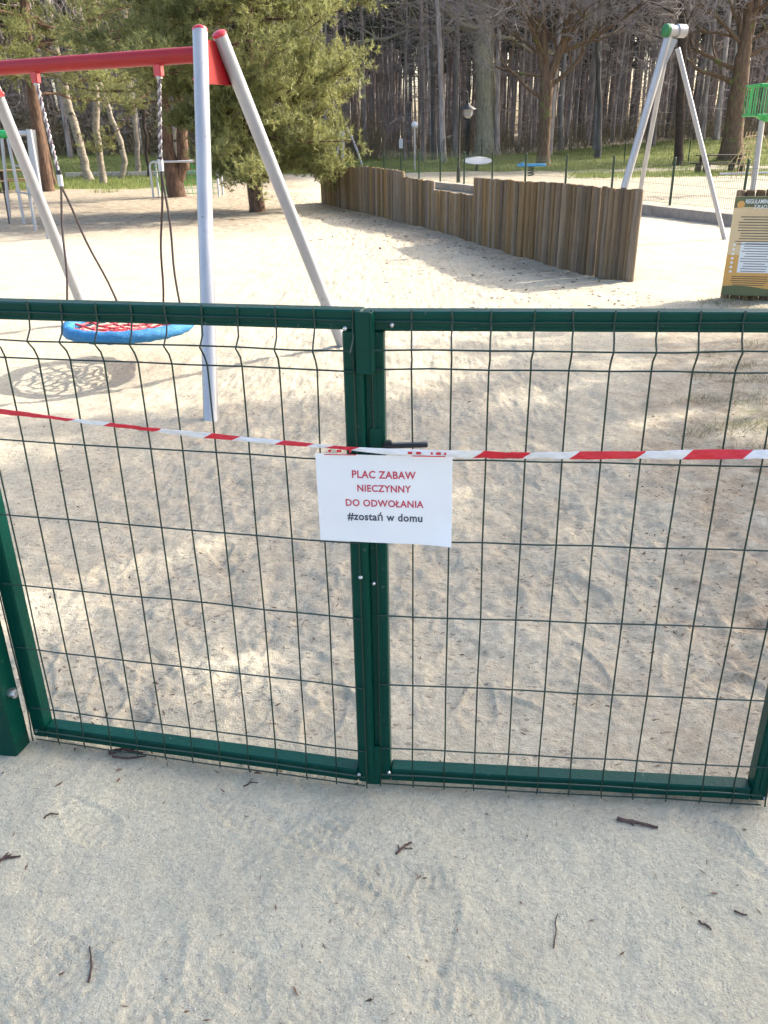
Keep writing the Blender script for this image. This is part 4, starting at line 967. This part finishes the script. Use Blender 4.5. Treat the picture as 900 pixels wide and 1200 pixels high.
# ------------------------------------------------------------------ grass, litter, pebbles, twigs
def blades(name, x, y, ln, wd, m, label, lean=.5):
    n = len(x); z = gza(x, y)-.005; a = g.random(n)*6.283; L_ = ln*(.5+g.random(n)); s = np.stack([np.cos(a), np.sin(a), np.zeros(n)], 1)*(wd*(.6+.8*g.random(n)))[:, None]
    p = np.stack([x, y, z], 1); tip = p+np.stack([g.normal(0, lean, n)*L_, g.normal(0, lean, n)*L_, L_], 1)
    v = np.stack([p-s, p+s, tip], 1).reshape(-1, 3); return tag(tri_mesh(name, v, np.arange(3*n).reshape(-1, 3), m, None, (float(x.mean()), float(y.mean()), 0)), label, kind='stuff')
def attr_at(A, x, y):
    j = np.clip(np.searchsorted(Y, y), 0, ny-1); i = np.clip(np.searchsorted(X, x), 0, nx-1); return A[j, i]
n_ = 150000; y = 27+26*g.random(n_); x = (g.random(n_)*1.14-.58)*y; k = (attr_at(grassm, x, y)+.9*vnoise(x, y, .9, 40) > .45+.3*g.random(n_))
blades('lawn_grass', x[k], y[k], .12, .010, M['grass'], 'short green grass on the bank and lawn behind the fence')
xs = []; ys = []
for px, py, rad, cnt in ((893, 500, .16, 260), (850, 505, .10, 120), (880, 445, .14, 200), (832, 468, .10, 130), (898, 470, .15, 220), (838, 415, .08, 90), (868, 430, .10, 120), (828, 440, .07, 70), (885, 405, .12, 140), (815, 510, .06, 50), (890, 530, .08, 80), (855, 355, .16, 340), (835, 357, .10, 160), (880, 362, .12, 220), (716, 326, .12, 220), (730, 328, .08, 120), (700, 322, .08, 80)):
    c = hit(px, py); xs.append(c[0]+g.normal(0, rad, cnt)); ys.append(c[1]+g.normal(0, rad*.6, cnt))
blades('sparse_grass', np.concatenate(xs), np.concatenate(ys), .045, .0016, M['drygrass'], 'sparse dry grass growing in the sand near the board', .9)
def shards(name, x, y, size, m, label, lift=.002):
    n = len(x); a = g.random(n)*6.283; L_ = size*(.25+1.6*g.random(n)**3); W_ = L_*(.10+.28*g.random(n)**2); z = gza(x, y)+lift
    u = np.stack([np.cos(a), np.sin(a), g.normal(0, .25, n)], 1)*L_[:, None]; w_ = np.stack([-np.sin(a), np.cos(a), g.normal(0, .45, n)], 1)*W_[:, None]; p = np.stack([x, y, z+.001], 1)
    t_ = np.array([0, 0, 1])*(W_*.5)[:, None]
    v = np.stack([p-u+w_*(g.random((n, 1))-.5), p-w_+u*(g.random((n, 1))-.5), p+u*.9+w_*(g.random((n, 1))*2-1), p+w_*.8+u*(g.random((n, 1))*1.4-.7), p+t_+u*.1], 1).reshape(-1, 3); i0 = np.arange(n)[:, None]*5
    f = np.concatenate([i0+np.array([0, 1, 4]), i0+np.array([1, 2, 4]), i0+np.array([2, 3, 4]), i0+np.array([3, 0, 4])]); return tag(tri_mesh(name, v, f, m, None, (0, 2, 0)), label, kind='stuff')
# dark bits of bark and needles: thick on the right, thin elsewhere
n_ = 46000; y = 1.05+7.0*g.random(n_)**1.5; x = (g.random(n_)*1.2-.6)*(y+.5)
dens = .20+.8*np.clip(smooth(x-.32*y, -.35, .45)*smooth(y, 1.5, 1.9), 0, 1); dens = dens*(.12+2.6*np.clip(vnoise(x, y, .5, 61)+.6*vnoise(x, y, .17, 62)+.38, 0, 1)**2); dens = dens*np.where(y < 1.72, .22, 1.0); k = g.random(n_) < dens
shards('bark_litter', x[k], y[k], .0078, M['litter'], 'scattered dark bark crumbs and needles on the sand')
n_ = 3600; y = 8+20*g.random(n_); x = 2.2-.31*(y-11)-abs(g.normal(0, 1.1, n_)); shards('leaf_litter', x, y, .028, M['litter'], 'dry leaf crumbs along the foot of the palisade')
n_ = 70; y = 1.05+.75*g.random(n_)+.6*g.random(n_)*(g.random(n_) < .3); x = (g.random(n_)*1.1-.55)*(y+.6); shards('dead_leaf', x, y, .007, M['leaf'], 'small reddish dead leaf scraps on the packed sand')
n_ = 2600; y = 1.02+1.0*g.random(n_); x = (g.random(n_)*1.3-.65)*(y+.7); kk = g.random(n_) < (.25+1.2*np.clip(vnoise(x, y, .35, 66)+.35, 0, 1)); x, y = x[kk], y[kk]; n_ = len(x)
r_ = .0011+.0022*g.random(n_)**3; z = gza(x, y)+r_*.3
oct_ = np.array([[1, 0, 0], [0, 1, 0], [-1, 0, 0], [0, -1, 0], [0, 0, .8], [0, 0, -.8]]); of = np.array([[0, 1, 4], [1, 2, 4], [2, 3, 4], [3, 0, 4], [1, 0, 5], [2, 1, 5], [3, 2, 5], [0, 3, 5]])
v = (np.stack([x, y, z], 1)[:, None, :]+oct_[None]*(r_[:, None, None]*(.7+.6*g.random((n_, 6, 1))))).reshape(-1, 3); f = (np.arange(n_)[:, None, None]*6+of[None]).reshape(-1, 3)
tag(tri_mesh('gravel', v, f, M['pebble'], None, (0, 1.4, 0)), 'tiny pale pebbles strewn over the packed sand', kind='stuff')
def twig_thing(label, pts, r, forks=()):
    c = hit(*pts[0]); b = MB(); P = [hit(*p) for p in pts]
    def curve(Q, r0):
        dense = []
        for a, c_ in zip(Q[:-1], Q[1:]):
            for k in range(4): dense.append(a+(c_-a)*k/4)
        dense.append(Q[-1]); dense = [np.array([q[0]+R.gauss(0, .0012), q[1]+R.gauss(0, .0012), gz(q[0], q[1])+r0*.7]) for q in dense]
        zz = [q[2] for q in dense]; m_ = max(zz)
        for i, q in enumerate(dense): q[2] = .35*q[2]+.65*(m_*.6+.4*sum(zz)/len(zz))+.001
        b.tube(dense, [r0*(1.0-.45*i/len(dense))*R.uniform(.85, 1.15) for i in range(len(dense))], 7)
    curve(P, r)
    for fk in forks: curve([hit(*p) for p in fk], r*.55)
    return tag(b.build('twig', M['twigwood'], None, tuple(c)), label, 'twig', 'twigs on the packed sand')
twig_thing('short thick dark twig lying before the right gate leaf', [(723, 963), (745, 967), (771, 973)], .0052, [[(735, 966), (741, 970)]])
twig_thing('forked brown twig at the left edge before the gate', [(-14, 1016), (5, 1009), (25, 1006)], .004, [[(0, 1010), (14, 1004)], [(2, 1010), (10, 1003)]])
twig_thing('thin upright curved twig at lower left', [(104, 1150), (108, 1132), (106, 1110)], .0026)
twig_thing('hair-thin twig standing alone below the gate centre right', [(649, 1112), (651, 1092), (653, 1072)], .0016)
twig_thing('small curled bark scrap below the paper notice', [(464, 1003), (473, 995), (482, 990)], .0032, [[(468, 1000), (466, 992)], [(474, 996), (484, 997)]])
twig_thing('short brown twig below the left gate leaf', [(52, 961), (60, 958), (70, 957)], .0028)
twig_thing('dark sliver near the lower right edge', [(820, 1082), (828, 1088), (833, 1093)], .003)
twig_thing('thin brown stalk at the far lower right', [(860, 1070), (868, 1073), (875, 1075)], .0026)
twig_thing('reddish double stalk before the left gate leaf', [(286, 922), (293, 919), (303, 918)], .0022, [[(290, 920), (297, 915)]])
# root-like clump of dry bark under the bottom rail, left
twig_thing('brown clump of bark fibres under the left bottom rail', [(128, 886), (145, 882), (168, 886)], .006, [[(135, 882), (160, 880)], [(132, 890), (150, 892), (172, 889)]])
